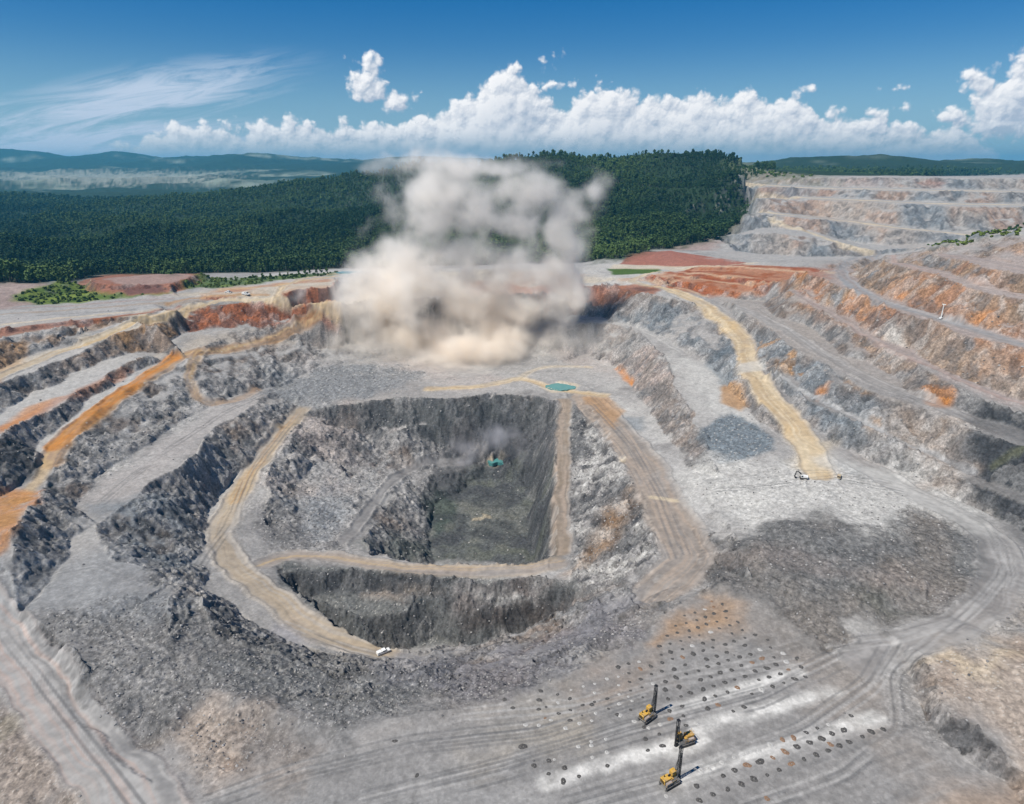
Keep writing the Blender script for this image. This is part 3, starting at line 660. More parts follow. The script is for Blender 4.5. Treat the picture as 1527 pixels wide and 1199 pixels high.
z = zone([(1100,495),(1180,515),(1260,565),(1330,600),(1340,655),(1270,625),(1150,550)], 4, 4); mixc('blue', z*FACE*.5); mixc('ochre', z*FACE*sst(.3,.7,N2+.3*N1)*.7)
z = zone([(1150,570),(1204,592),(1270,625),(1340,660),(1330,700),(1240,655)], 4, 4); mixc('blue', z*FACE*.65); mixc('dark', z*FACE*sst(.1,.7,-G1)*.5)
z = zone([(1330,600),(1440,632),(1460,700),(1480,760),(1300,690),(1290,640)], 6, 6); mixc('warm', z*.45); mixc('lgrey', z*sst(-.1,.6,N2)*.5); rough(z*.7)
mixc('orange', zone([(1375,580),(1400,575),(1425,592),(1415,610),(1390,608)], 2.5, 3)*.75)
mixc('orange', zone([(1222,583),(1240,577),(1235,592),(1220,600)], 2, 2)*.6)
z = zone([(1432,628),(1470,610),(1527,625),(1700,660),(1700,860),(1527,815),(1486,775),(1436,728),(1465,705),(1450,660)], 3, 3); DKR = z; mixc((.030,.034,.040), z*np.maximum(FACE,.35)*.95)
mixc('olive', track([(1480,705),(1500,690),(1522,678)], 3, 1.5, 1)[0]*.8)
mixc('lgrey', track([(1440,640),(1480,652),(1527,662),(1600,690)], 4, 2, 1)[0]*.5)
for a_ in (((968,413),(1010,425),(1050,437)), ((1000,407),(1040,412),(1100,418),(1160,424)), ((1022,403),(1070,405),(1120,412)), ((1115,398),(1180,399),(1238,403))):
    m = track(a_, 7, 2.5, 2.5)[0]; mixc((.20,.055,.025), m*.8); m = track([(q[0], q[1]+4) for q in a_], 5, 2, 2)[0]; mixc('cream', m*.4)
# east inner benches
z = zone([(900,560),(940,590),(975,640),(1010,690),(1050,745),(1020,790),(985,720),(950,660),(905,610)], 5, 5); mixc('lgrey', z*.6); mixc('white', z*sst(0,.7,N2)*.4); mixc('blue', zone([(920,620),(960,622),(965,640),(925,640)], 3, 4)*.5)
z = zone([(990,525),(1040,540),(1090,545),(1100,600),(1140,630),(1120,640),(1060,620),(1040,600),(1010,560)], 5, 4); mixc('white', z*.6*np.maximum(flat,.4))
z = zone([(1050,540),(1095,515),(1100,560),(1080,580)], 3, 3); mixc('blue', z*.6)
mixc('ochre', zone([(1075,575),(1098,565),(1118,600),(1100,612),(1075,600)], 2.5, 2)*.75)
z = zone([(860,560),(985,520),(1045,640),(1035,700),(985,640),(935,565)], 4, 4); mixc('brown', z*FACE*.35); mixc('pink', z*FACE*sst(0,.7,G2)*.5); mixc('blue', z*FACE*sst(.1,.8,-G3)*.4)
mixc('orange', zone([(916,548),(926,546),(946,566),(944,573),(928,566)], 1.5, 1)*.9)
z = zone([(880,450),(1000,452),(1060,485),(1100,520),(1070,540),(1000,505),(940,488),(870,470)], 3, 3); mixc('blue', z*FACE*.55); mixc('dark', z*FACE*sst(0,.6,-G1)*.4); mixc('lgrey', z*FACE*sst(.3,.8,G2)*.5)
z = zone([(860,455),(930,440),(990,445),(960,470),(900,475)], 4, 4); mixc('brown', z*FACE*.4)
z = zone([(1040,650),(1060,630),(1090,616),(1130,634),(1158,655),(1150,672),(1110,688),(1070,692)], 2.5, 2); OREPAD = z; rough(z, .8); mixc((.12,.145,.17), z*.9); 
z = zone([(1030,700),(1060,690),(1120,700),(1190,690),(1250,712),(1340,705),(1440,745),(1480,775),(1400,760),(1310,790),(1220,775),(1180,768),(1100,795),(1060,770)], 6, 6)
mixc('white', z*.7); mixc('lgrey', z*sst(.1,.8,N2)*.4); rough(z*.45)
mixc('bluel', zone([(1250,690),(1290,700),(1300,715),(1265,710)], 3, 3)*.5); mixc('dgrey', zone([(1275,708),(1295,706),(1300,716),(1280,716)], 1.5, 1)*.6)
# inner pit
z = zone([(395,640),(440,615),(520,605),(640,640),(700,655),(650,700),(560,745),(510,820),(400,830),(390,740)], 6, 6); rough(z,1); mixc('lgrey', z*sst(-.2,.6,N2)*.45); mixc('pink', z*sst(.1,.8,N1)*.35); mixc('dgrey', z*sst(.2,.8,-N2)*.4)
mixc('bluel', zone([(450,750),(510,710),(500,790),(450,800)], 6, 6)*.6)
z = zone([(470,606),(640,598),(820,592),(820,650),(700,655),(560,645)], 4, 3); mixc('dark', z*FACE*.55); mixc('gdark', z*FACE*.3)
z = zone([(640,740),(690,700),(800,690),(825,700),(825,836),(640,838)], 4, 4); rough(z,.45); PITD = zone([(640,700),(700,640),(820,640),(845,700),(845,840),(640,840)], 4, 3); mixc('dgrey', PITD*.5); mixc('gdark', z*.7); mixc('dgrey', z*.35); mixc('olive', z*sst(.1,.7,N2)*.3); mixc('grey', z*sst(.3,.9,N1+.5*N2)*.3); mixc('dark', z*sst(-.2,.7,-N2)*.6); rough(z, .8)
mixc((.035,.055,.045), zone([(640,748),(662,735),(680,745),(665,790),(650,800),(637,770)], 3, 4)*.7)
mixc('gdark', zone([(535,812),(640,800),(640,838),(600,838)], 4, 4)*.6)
mixc('cream', zone([(703,772),(722,770),(722,775),(703,777)], .8, .5)*.7); mixc('cream', zone([(718,765),(732,768),(734,773),(722,772)], .8, .5)*.7)
z = zone([(850,600),(880,615),(975,770),(975,830),(900,882),(860,880),(848,700)], 3, 3); EW = z; rough(z, 1.0); mixc('grey', z*.6); mixc('white', z*sst(.1,.7,G1)*.5); mixc('dark', z*sst(-.1,.4,-G1)*.8); mixc('dark', z*sst(-.1,.4,-G2+.3*N2)*.75); mixc('brown', z*sst(.2,.7,N1)*.35)
mixc('ochre', zone([(915,755),(945,730),(930,790),(890,840),(868,850),(885,800)], 4, 4)*.4)
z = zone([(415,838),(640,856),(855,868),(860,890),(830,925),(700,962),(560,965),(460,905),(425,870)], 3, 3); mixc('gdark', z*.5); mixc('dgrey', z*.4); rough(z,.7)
z = zone([(445,850),(655,858),(640,882),(540,884),(460,886)], 2, 2); mixc('dark', z*.75)  # shade under the bench edge, painted along the hole's back face
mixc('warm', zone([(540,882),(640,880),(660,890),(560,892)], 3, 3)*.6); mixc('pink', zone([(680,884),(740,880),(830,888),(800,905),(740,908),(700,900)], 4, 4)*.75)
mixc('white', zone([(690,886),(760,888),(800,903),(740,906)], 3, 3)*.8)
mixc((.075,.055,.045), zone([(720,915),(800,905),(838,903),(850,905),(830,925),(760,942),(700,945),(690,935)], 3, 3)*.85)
# dust fallen on the north floor
z = zone([(380,560),(480,500),(620,500),(880,500),(930,560),(900,585),(700,585),(560,540),(470,550)], 10, 10); mixc('lgrey', z*.65); mixc('pink', z*sst(-.2,.6,N1)*.3)
mixc('lgrey', zone([(230,540),(290,500),(480,470),(500,520),(420,560),(330,600),(290,610)], 8, 6)*flat*.5)
# ---- pads and stockpiles on the rim
z = zone([(905,400),(985,400),(985,407),(915,410)], 3, 2); mixc('green', z)
z = zone([(940,376),(1000,374),(1115,391),(1110,398),(1000,398),(925,394)], 2, 1); mixc((.24,.075,.045), z*.85); mixc('cream', zone([(915,394),(1000,397),(1110,397),(1110,400),(1000,402),(910,400)], 2, 1)*.5)
z = zone([(1040,372),(1110,365),(1240,382),(1240,388),(1120,390),(1060,378)], 8, 6); mixc('lgrey', z*.9)
z = zone([(970,350),(1040,350),(1080,358),(1070,374),(990,372)], 4, 3); mixc('mauve', z*.8)
z = zone([(115,422),(150,410),(290,405),(310,412),(300,424),(250,440),(180,442),(122,436)], 2, 1.5); mixc('rust', z*.75); mixc('mauve', zone([(155,416),(200,410),(290,407),(275,416),(243,427),(190,430)], 3, 3)*.75)
mixc((.07,.04,.045), zone([(183,430),(243,427),(246,437),(190,440)], 2, 1)*.6)  # front face of the red stockpile, its shade painted in as dark colour
z = zone([(-150,425),(0,412),(50,413),(84,432),(60,450),(25,458),(-150,475)], 4, 3); mixc('mauve', z*.85); mixc('pink', z*sst(.0,.6,N1)*.4)
z = zone([(30,438),(90,424),(130,424),(125,435),(200,440),(250,438),(180,446),(60,455),(28,450)], 4, 4); mixc('ygreen', z); mixc('green', z*sst(-.2,.5,N2)*.8); GRS1 = z
z = zone([(270,424),(295,412),(340,416),(430,410),(500,405),(500,410),(420,418),(330,430),(290,430)], 4, 4); mixc('green', z*.9); mixc('ygreen', z*sst(.1,.6,N2)*.6); GRS2 = z
z = zone([(1385,367),(1430,353),(1527,334),(1700,300),(1700,325),(1527,350),(1440,364),(1400,370)], 4, 4); mixc('green', z); GRS3 = z
print('zones done', time.time()-T0)

for p_ in ([(805,577),(835,569),(866,576),(850,586),(822,586)], [(722,690),(740,682),(758,689),(740,699)]): mixc('cream', zone(p_, 1.5, 1.2, 4)*.55)
# ---- dump terraces beyond
z = zone([(1085,386),(1080,352),(1110,330),(1125,300),(1090,272),(1190,262),(1527,263),(2000,262),(2000,350),(1527,360),(1390,376),(1300,388),(1200,390)], 15, 10, 20); DUMP = z
mixc('grey', z*.9); mixc('lgrey', z*flat*.7)
st = fbm(_fx*.85-_fy*.6, (_fy*.25+_fx*.3), 46, 3, 21)       # tipping streaks, slanting
mixc('blue', z*FACE*sst(.0,.5,st)*.6); mixc('rustl', z*FACE*sst(.2,.7,-st+.2*N4)*.38); mixc('warm', z*FACE*sst(-.2,.5,-st)*.4); mixc('warm', z*sst(.2,.8,N4)*.5); mixc('brown', z*FACE*sst(.2,.8,N1)*.4)
for pts, w in ((((1134,316),(1224,325),(1334,339),(1440,350)), 16), (((1130,292),(1250,297),(1400,304),(1527,306)), 18), (((1150,332),(1200,345),(1250,362),(1300,376)), 14), (((1100,274),(1204,280),(1400,284),(1527,286)), 22)):
    m = track(pts, w, 5, 3)[0]; mixc('cream', m*.75)
mixc('mauve', zone([(1250,266),(1330,266),(1320,278),(1260,278)], 12, 10)*.5); mixc('rust', zone([(1370,268),(1400,268),(1410,276),(1375,276)], 10, 8)*.5); mixc((.12,.07,.06), zone([(1110,278),(1240,284),(1240,293),(1130,290)], 10, 8)*.45)

# ---- roads
BERM = np.zeros(_fx.size, np.float32)
ROAD = np.zeros(_fx.size, np.float32); RID = np.zeros(_fx.size, np.int8)
def road(idn, pts, w, c, c2, fe=1.5, k=.9, warp=.5, obj=True):
    global ROAD, BERM
    fe = fe*1.1; warp = 1.6; m, ac, al = track(pts, w, fe, warp)
    if obj: bb = (1-sst(.3, 1.3, np.abs(np.abs(ac)-w/2-.4)))*(ac != 0)*(.5+.5*sst(-.6, .2, vnoise(al/9, ac/30, idn))); BERM = np.maximum(BERM*(1-m), bb*(m < .9))
    ww = vnoise(al/40, al*0, idn)*1.6; st = vnoise((ac+ww)/.8, al/70, idn+5)*.7+vnoise((ac+ww)/2.3, al/110, idn+9)*.7
    edge = np.clip(np.abs(ac)/(w/2), 0, 1)
    mixc(c, m*k*(.82+.18*N2)); mixc(c2, m*k*sst(-.2,.6,st)*.85); mixc('dgrey', m*sst(.35,.9,-st)*.28); mixc('grey', m*sst(.1,.8,N1-.3*N2)*.35); smo(m)
    mixc('lgrey', m*sst(.7,1,edge)*.35)
    if obj: RID[(m > .5) & (m >= ROAD)] = idn; ROAD = np.maximum(ROAD, m)
road(1, [(-60,880),(0,945),(60,1020),(130,1110),(200,1199),(240,1260)], 17, 'lgrey', 'pink', 2.5, .85)
road(2, [(1000,432),(1040,448),(1085,482),(1112,515),(1116,550),(1140,585),(1175,625),(1205,665),(1222,708)], 15, 'tan', 'cream', 1.5)
mixc('cream', zone([(1190,650),(1238,660),(1248,710),(1200,712),(1185,690)], 4, 2)*.6)
mixc('white', zone([(1098,543),(1140,538),(1142,552),(1100,556)], 2, 1.5)*.6)
road(3, [(448,612),(430,632),(400,668),(372,710),(345,755),(325,800),(345,840),(395,880),(440,920),(500,950),(570,968)], 12, 'tan', 'lgrey', 3, .55)
road(4, [(448,612),(430,634),(402,668),(375,708),(352,745)], 9, 'tan', 'ochre', 2, .6, obj=False)
road(5, [(395,840),(440,826),(500,830),(600,848),(700,852),(790,850),(832,840)], 9, 'warm', 'tan', 2, .7)
road(6, [(842,598),(839,650),(838,700),(836,760),(835,822)], 9.5, (.21,.165,.125), 'warm', 1.5, .95)
road(7, [(690,691),(640,693),(603,703),(573,732),(547,768),(515,805)], 6, (.2,.19,.19), 'dgrey', 1.8, .6)
road(8, [(870,592),(905,625),(935,660),(965,700),(985,745),(1010,790),(1030,835),(985,875)], 21, (.225,.185,.155), 'warm', 2, .85)
mixc('ochre', zone([(868,592),(905,592),(930,610),(915,640),(895,625)], 3, 3)*.6)
mixc('cream', zone([(966,738),(1012,746),(1014,751),(968,745)], .8, .8)*.8); mixc('cream', zone([(922,680),(934,680),(932,688),(924,688)], .8, .6)*.6)
road(9, [(640,580),(700,578),(750,572),(775,562),(800,572),(860,586),(900,590)], 8, 'tan', 'cream', 2.5, .8)
road(10, [(775,565),(790,552),(830,545),(880,548)], 6, 'cream', 'tan', 2, .6, obj=False)
road(11, [(1290,985),(1340,965),(1400,945),(1455,915),(1490,880),(1500,850),(1485,810),(1440,775),(1380,745),(1320,715),(1260,680)], 15, 'grey', 'lgrey', 3, .7)
mixc('white', track([(1240,690),(1320,715),(1380,745),(1450,785)], 16, 4, 3)[0]*.5)
# west roads
road(12, [(470,470),(420,500),(370,515),(320,524),(275,530),(250,545),(200,575),(155,605),(120,635),(95,660),(78,690)], 11, 'ochre', 'tan', 1.8, .75)
m, ac, al = track([(262,533),(230,552),(190,580),(150,605),(120,632),(100,655),(82,668)], 9, 1.5, 1.5); mixc('orange', m*(.55+.35*sst(-.6,.4,N2+vnoise(ac/2, al/25, 8)))); mixc('ochre', m*sst(-.1,.6,vnoise(ac/.9, al/30, 3))*.6)
m, ac, al = track([(70,690),(50,725),(30,750)], 5, 1.5, 1); mixc('tan', m*.6)
z = zone([(-60,760),(0,740),(30,728),(68,735),(60,750),(30,770),(10,810),(0,825),(-60,860)], 2.5, 2.5); mixc('orange', z*.7*sst(-1,.2,N2+.5*N3)); mixc('ochre', z*sst(-.2,.6,N2)*.7); mixc('rustl', z*sst(.1,.8,-N2)*.6); mixc('brown', z*sst(.2,.8,N3)*.3)
m, ac, al = track([(190,548),(140,572),(100,592),(60,612),(25,632),(5,640)], 7, 2.5, 2); mixc('rustl', m*.5); mixc('orange', zone([(0,640),(40,608),(90,592),(70,605),(30,635),(5,645)], 3, 2)*.6)
road(13, [(-80,590),(0,562),(60,536),(130,508),(190,486),(240,469),(285,455),(330,449),(430,449),(500,452)], 8.5, 'cream', 'tan', 1.5, .85)
road(14, [(300,528),(286,545),(283,570),(290,592),(315,603),(350,598),(385,582)], 6.5, 'ochre', 'tan', 1.8, .6)
road(15, [(500,408),(440,418),(418,432),(415,444)], 6, 'tan', 'cream', 2, .7)
road(16, [(-80,502),(0,488),(80,479),(180,470),(260,458)], 6, 'lgrey', 'cream', 2, .6, obj=False)
# east roads
road(17, [(1000,432),(970,427),(935,420),(960,410),(1010,402),(1080,396),(1130,392)], 8, 'cream', 'tan', 1.8, .8)
road(18, [(1310,378),(1270,388),(1250,398),(1252,410),(1275,430),(1310,447),(1350,462),(1404,478),(1450,492),(1500,507),(1560,522)], 9.5, (.235,.215,.215), 'bluel', 1.2, .85)
road(19, [(1060,448),(1120,465),(1180,498),(1240,535),(1300,570),(1360,590),(1430,622)], 9.5, 'grey', 'lgrey', 2, .7)
road(20, [(1190,440),(1240,470),(1290,500),(1330,522),(1380,545),(1430,566),(1490,590),(1560,612)], 4.5, 'mauve', 'pink', 1, .75)
road(21, [(1300,383),(1350,395),(1400,408),(1450,422),(1527,442),(1600,458)], 4, 'pink', 'mauve', 1, .7, obj=False)
road(22, [(1400,378),(1430,384),(1480,395),(1527,403),(1600,415)], 4, 'pink', 'mauve', 1, .7, obj=False)
road(23, [(1150,551),(1204,590),(1270,620),(1334,653),(1400,684),(1450,708)], 3.5, 'bluel', 'lgrey', 1, .7, obj=False)
road(24, [(870,476),(905,478),(950,488),(990,508),(1020,528)], 5, 'lgrey', 'white', 1.5, .6, obj=False)
# forest ground
z = np.zeros(_fx.size, np.float32)
FOR = zone([(-1500,560),(-900,440),(-200,428),(0,422),(100,422),(150,410),(300,408),(430,405),(500,401),(640,398),(760,395),(860,391),(925,390),(985,372),(1020,368),(1080,356),(1112,335),(1133,305),(1122,270),(1098,250),(1070,243),(1065,234)]+[(1060,233),(1000,232),(900,233),(830,230),(780,235),(700,238),(600,249),(500,255),(300,256),(0,255),(-1500,255)], 12, 6, 40)
BEYOND = sst(2600, 3200, DIST)
GXH = zone([(1062,238),(1110,246),(1150,254),(1230,265),(1180,268),(1140,271),(1125,268)], 25, 20, 20)
FOR = np.maximum(FOR, BEYOND); FOR = np.where((np.abs(_fx) > .95*_fy+200) & (DIST > 900), 1, FOR)
FOR = np.where((DIST > 1550) & (DUMP < .5) & (GXH < .5), 1, FOR).astype(np.float32)
mixc('forest', FOR*(1-DUMP)); mixc('olive', GXH*.8); mixc('green', GXH*sst(0,.6,N4)*.6); mixc('mauve', GXH*sst(.3,.8,N1)*.35)
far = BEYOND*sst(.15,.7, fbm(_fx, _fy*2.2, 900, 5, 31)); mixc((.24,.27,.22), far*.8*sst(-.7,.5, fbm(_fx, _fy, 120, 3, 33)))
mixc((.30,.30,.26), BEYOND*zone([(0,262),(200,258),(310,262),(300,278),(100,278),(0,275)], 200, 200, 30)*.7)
ROUGH *= 1-SMO
# ---------------------------------------------------------------- relief
amp = FACE*(1-.8*SMO)*NEAR
Dz = amp*(G1*.75+G2*1.6+G3*.5+fbm(_fx, _fy, 7, 4, 8, .6, True)*.8)
Dz += BERM*NEAR*(.42+.3*N3)*np.clip(DIST/260, .7, 1.6)
Dz += amp*(cell(QX+N3, QY+N2, 7, 3)*.75+cell(QX+_fx*.25+N3*.6, QY+_fy*.25, 2.8, 4)*.55)+ROUGH*cell(_fx, _fy, 5, 5)*.25
Dz += (flat*.12+FACE*.45)*NEAR*(1-SMO)*fbm(_fx, _fy, 2.4, 3, 9, .65)*.7
Dz += ROUGH*(fbm(_fx, _fy, 16, 4, 10, .55)*1.1+fbm(_fx, _fy, 4, 4, 15, .6, True)*.38+fbm(_fx, _fy, 1.4, 2, 16)*.16)
Dz += flat*(1-SMO)*NEAR*fbm(_fx, _fy, 30, 3, 17)*.5
Dz += DUMP*FACE*st*2.0
Dz += EW*(1-SMO)*(1-FACE)*(G1*1.1+cell(QX+N3, QY+N2, 7, 3)*1.1+G2*1.2)
Dz += FOR*(1-sst(2300,2900,DIST))*(N4*5+fbm(_fx, _fy, 330, 3, 61, .5, True)*20)*sst(1000,1350,DIST)*(_fx < .33*_fy)*(1-.75*sst(150,172,Z0.ravel()))
hs = fbm(_fx, _fy, 900, 6, 18, .5, True)
Dz += sst(3000,4200,DIST)*(1-sst(8200,8900,DIST))*hs*38+sst(8200,8900,DIST)*hs*34
for k in ('hole',): pass
GZ = (Z0.ravel()+Dz).reshape(NR, NA)
tt_ = random.Random(5)
def ruts(pts, n=1, sp=5):
    for k in range(n):
        o_ = (tt_.uniform(-sp, sp), tt_.uniform(-sp, sp)); q = [(u+o_[0]+tt_.uniform(-2, 2), v+o_[1]+tt_.uniform(-1.5, 1.5)) for u, v in pts]
        m, ac, al = track(q, 4.4, .3, .15); e = (1-sst(.25, .6, np.abs(np.abs(ac)-1.3)))*(m > .2)*sst(-.7, .1, vnoise(al/14, ac*0, k+80))
        mixc('dgrey' if tt_.random() < .55 else 'lgrey', e*tt_.uniform(.3, .55))
ruts([(320,1199),(450,1150),(620,1110),(800,1090),(960,1040)], 4, 14); ruts([(560,1199),(760,1150),(960,1090),(1150,1040),(1260,985)], 4, 16); ruts([(860,1199),(1040,1150),(1200,1090),(1300,1020),(1330,970)], 4, 14)
ruts([(1120,1199),(1260,1150),(1340,1080),(1330,1000),(1400,945),(1490,870)], 3, 10); ruts([(700,1060),(860,1050),(1000,1010),(1180,980)], 3, 8)
ruts([(0,945),(60,1020),(130,1110),(200,1199)], 5, 12); ruts([(1240,965),(1340,950),(1440,920),(1500,850),(1470,790),(1380,745),(1300,712)], 5, 9); ruts([(1060,730),(1150,720),(1240,712),(1330,730)], 4, 12)
ruts([(880,600),(940,665),(985,745),(1015,820)], 4, 12); ruts([(300,850),(345,790),(380,700),(440,625)], 3, 8); ruts([(60,860),(150,840),(230,880)], 3, 14); ruts([(150,745),(230,680),(330,612),(430,570)], 3, 10)
ruts([(1130,460),(1240,540),(1350,590),(1430,620)], 3, 6); ruts([(520,560),(640,560),(760,552),(880,545)], 3, 10); ruts([(430,930),(520,965),(600,985)], 2, 6)
cb_ = cell(QX+N3, QY+N2, 7, 3); mixc(np.array((.06,.062,.068)), FACE*NEAR*sst(.25,.6,-cb_)*.45*(1-.4*SMO)); mixc('lgrey', FACE*NEAR*sst(.5,.8,cb_)*.35)
det = fbm(_fx, _fy, 1.6, 2, 19)
BW = zone([(455,612),(640,596),(835,590),(835,655),(700,660),(560,650),(455,640)], 3, 3)
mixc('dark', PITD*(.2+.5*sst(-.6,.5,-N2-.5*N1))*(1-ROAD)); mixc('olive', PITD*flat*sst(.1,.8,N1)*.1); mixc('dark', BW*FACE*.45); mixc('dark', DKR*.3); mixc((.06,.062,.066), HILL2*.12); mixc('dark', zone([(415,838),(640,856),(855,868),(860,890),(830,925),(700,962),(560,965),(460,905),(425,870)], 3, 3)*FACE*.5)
g = 1+(.10+.16*np.maximum(FACE, ROUGH)*NEAR)*det+.10*N3*NEAR
col *= g[:, None]
_sp0 = 0
sp = ((RNG.random(_fx.size) > .965) & (np.maximum(FACE, ROUGH) > .4) & (DIST < 600) & (PITD < .3) & (FACE < .6) & (HILL2 < .3) & (RNG.random(_fx.size) < .55)); col[sp] = col[sp]*.4+np.array((.45,.44,.42))*.6
col = np.clip(col*np.array((1.035, 1.012, .955), np.float32), .01, .8)
ALF = np.clip(.42+.58*np.maximum(FACE, ROUGH)*(1-SMO), 0, 1)*np.where(DIST > 900, .7, 1)
print('relief', time.time()-T0)
# ---------------------------------------------------------------- materials
def new_mat(name):
    m = bpy.data.materials.new(name); m.use_nodes = True
    nt = m.node_tree; b = nt.nodes['Principled BSDF']; b.inputs['Specular IOR Level'].default_value = .15
    return m, nt, b
def ground_mat(name, s1=.35, s2=2.2, amt=.32, bump=.5, rough_=.96):
    m, nt, b = new_mat(name); N = nt.nodes; L = nt.links
    at = N.new('ShaderNodeVertexColor'); at.layer_name = 'albedo'
    tc = N.new('ShaderNodeTexCoord')
    n1 = N.new('ShaderNodeTexNoise'); n1.inputs['Scale'].default_value = s1; n1.inputs['Detail'].default_value = 8; n1.inputs['Roughness'].default_value = .72
    n2 = N.new('ShaderNodeTexVoronoi'); n2.inputs['Scale'].default_value = s2
    L.new(tc.outputs['Object'], n1.inputs['Vector']); L.new(tc.outputs['Object'], n2.inputs['Vector'])
    mr = N.new('ShaderNodeMapRange'); mr.inputs['From Min'].default_value = .3; mr.inputs['From Max'].default_value = .7
    mr.inputs['To Min'].default_value = 1-amt; mr.inputs['To Max'].default_value = 1+amt
    L.new(n1.outputs['Fac'], mr.inputs['Value'])
    mr2 = N.new('ShaderNodeMapRange'); mr2.inputs['From Max'].default_value = 1; mr2.inputs['To Min'].default_value = 1-amt*.7; mr2.inputs['To Max'].default_value = 1+amt*.7
    L.new(n2.outputs['Color'], mr2.inputs['Value'])
    mu = N.new('ShaderNodeMath'); mu.operation = 'MULTIPLY'; L.new(mr.outputs[0], mu.inputs[0]); L.new(mr2.outputs[0], mu.inputs[1])
    lp = N.new('ShaderNodeMix'); lp.data_type = 'FLOAT'; L.new(at.outputs['Alpha'], lp.inputs[0]); lp.inputs[2].default_value = 1.0; L.new(mu.outputs[0], lp.inputs[3])
    vm = N.new('ShaderNodeVectorMath'); vm.operation = 'SCALE'; L.new(at.outputs['Color'], vm.inputs[0]); L.new(lp.outputs[0], vm.inputs['Scale'])
    L.new(vm.outputs[0], b.inputs['Base Color']); b.inputs['Roughness'].default_value = rough_
    if bump:
        bp = N.new('ShaderNodeBump'); bp.inputs['Distance'].default_value = .6
        ml = N.new('ShaderNodeMath'); ml.operation = 'MULTIPLY'; L.new(at.outputs['Alpha'], ml.inputs[0]); ml.inputs[1].default_value = bump; L.new(ml.outputs[0], bp.inputs['Strength'])
        L.new(n1.outputs['Fac'], bp.inputs['Height']); L.new(bp.outputs[0], b.inputs['Normal'])
    return m
M_ROCK = ground_mat('broken_rock', .55, 1.3, .46, .9)
M_ROAD = ground_mat('packed_dust', .30, .5, .14, .2)
M_FOR = ground_mat('forest_floor', .02, .08, .5, 0)
M_SOIL = ground_mat('red_soil', .25, .6, .25, .5)

# ---------------------------------------------------------------- cut the one surface into its named pieces
CLS = np.zeros(_fx.size, np.int16)
CLS[(FOR > .5) & (DUMP < .5) & (DIST < 2600)] = 100
CLS[(FOR > .5) & (DUMP < .5) & (DIST >= 2600)] = 101
CLS[GXH > .5] = 103
CLS[DUMP > .5] = 102
CLS[RID > 0] = RID[RID > 0]
CLS[OREPAD > .6] = 104
nrmx, nrmy = grad(GZ); NV = np.stack([-nrmx, -nrmy, np.ones_like(GZ)], -1); NV /= np.linalg.norm(NV, axis=-1, keepdims=True); NV = NV.reshape(-1, 3)
CO = np.stack([GX, GY, GZ], -1).reshape(-1, 3).astype(np.float32)
_i = np.arange(NR*NA).reshape(NR, NA)
QD = np.stack([_i[:-1, :-1], _i[:-1, 1:], _i[1:, 1:], _i[1:, :-1]], -1).reshape(-1, 4)
QC = CLS[QD[:, 0]]
def piece(name, ids, mat, kind='structure'):
    q = QD[np.isin(QC, ids)]
    if not len(q): return None
    u, inv = np.unique(q, return_inverse=True); inv = inv.reshape(-1)
    me = bpy.data.meshes.new(name)
    me.vertices.add(len(u)); me.vertices.foreach_set('co', CO[u].ravel())
    me.loops.add(q.size); me.loops.foreach_set('vertex_index', inv.astype(np.int32))
    me.polygons.add(len(q)); me.polygons.foreach_set('loop_start', np.arange(0, q.size, 4, dtype=np.int32))
    me.update()
    ca = me.color_attributes.new('albedo', 'FLOAT_COLOR', 'POINT')
    c4 = np.ones((len(u), 4), np.float32); c4[:, :3] = col[u]; c4[:, 3] = ALF[u]; ca.data.foreach_set('color', c4.ravel())
    me.polygons.foreach_set('use_smooth', np.ones(len(q), bool))
    me.normals_split_custom_set_from_vertices(NV[u].astype(np.float32))
    me.materials.append(mat)
    o = bpy.data.objects.new(name, me); COL.objects.link(o); o['kind'] = kind
    return o
piece('quarry_ground', [0], M_ROCK)
for i in sorted(set(RID[RID > 0].tolist())): piece('haul_road', [i], M_ROAD)
piece('forest_ground', [100], M_FOR)
piece('distant_hills', [101], M_FOR)
piece('waste_rock_terraces', [102], M_SOIL)
piece('grassy_hill', [103], M_SOIL)
piece('crushed_ore_pad', [104], M_ROCK)
print('pieces', time.time()-T0)
GB = BVHTree.FromPolygons([Vector(c) for c in CO[(DIST.reshape(-1) < 4200)].tolist()], [tuple(f) for f in QD[:(np.searchsorted(rs, 4200)-1)*(NA-1)].tolist()])
def gz(x, y):
    h = GB.ray_cast(Vector((x, y, 5000)), DN)[0]
    return h.z if h is not None else 0.0
def gp(u, v):
    h = GB.ray_cast(Vector((0, 0, CAMZ)), Vector(ray(u, v)))[0]
    return h
print('bvh', time.time()-T0)
# ---------------------------------------------------------------- vegetation
def leaf_mat(name, c1, c2):
    m, nt, bs = new_mat(name); b = NB(nt)
    oi = b.N.new('ShaderNodeObjectInfo'); ge = b.N.new('ShaderNodeNewGeometry')
    f = b.m('ADD', b.m('MULTIPLY', oi.outputs['Random'], .45), b.m('MULTIPLY', ge.outputs['Random Per Island'], .3)); f = b.m('ADD', f, b.m('ADD', b.ss(.38, .66, b.noise(ge.outputs['Position'], .006, 4, .65), -.2, .35), b.ss(.4, .6, b.noise(ge.outputs['Position'], .0016, 3, .5), -.3, .45)), clamp=True)
    b.put(bs.inputs['Base Color'], b.mix(f, (*c1, 1), (*c2, 1))); bs.inputs['Roughness'].default_value = .8; return m
M_LEAF = leaf_mat('eucalypt_leaves', (.022, .048, .015), (.095, .145, .042))
M_LEAF2 = leaf_mat('young_leaves', (.05, .09, .02), (.13, .17, .04))
M_BARK, _nt, _b = new_mat('pale_bark')
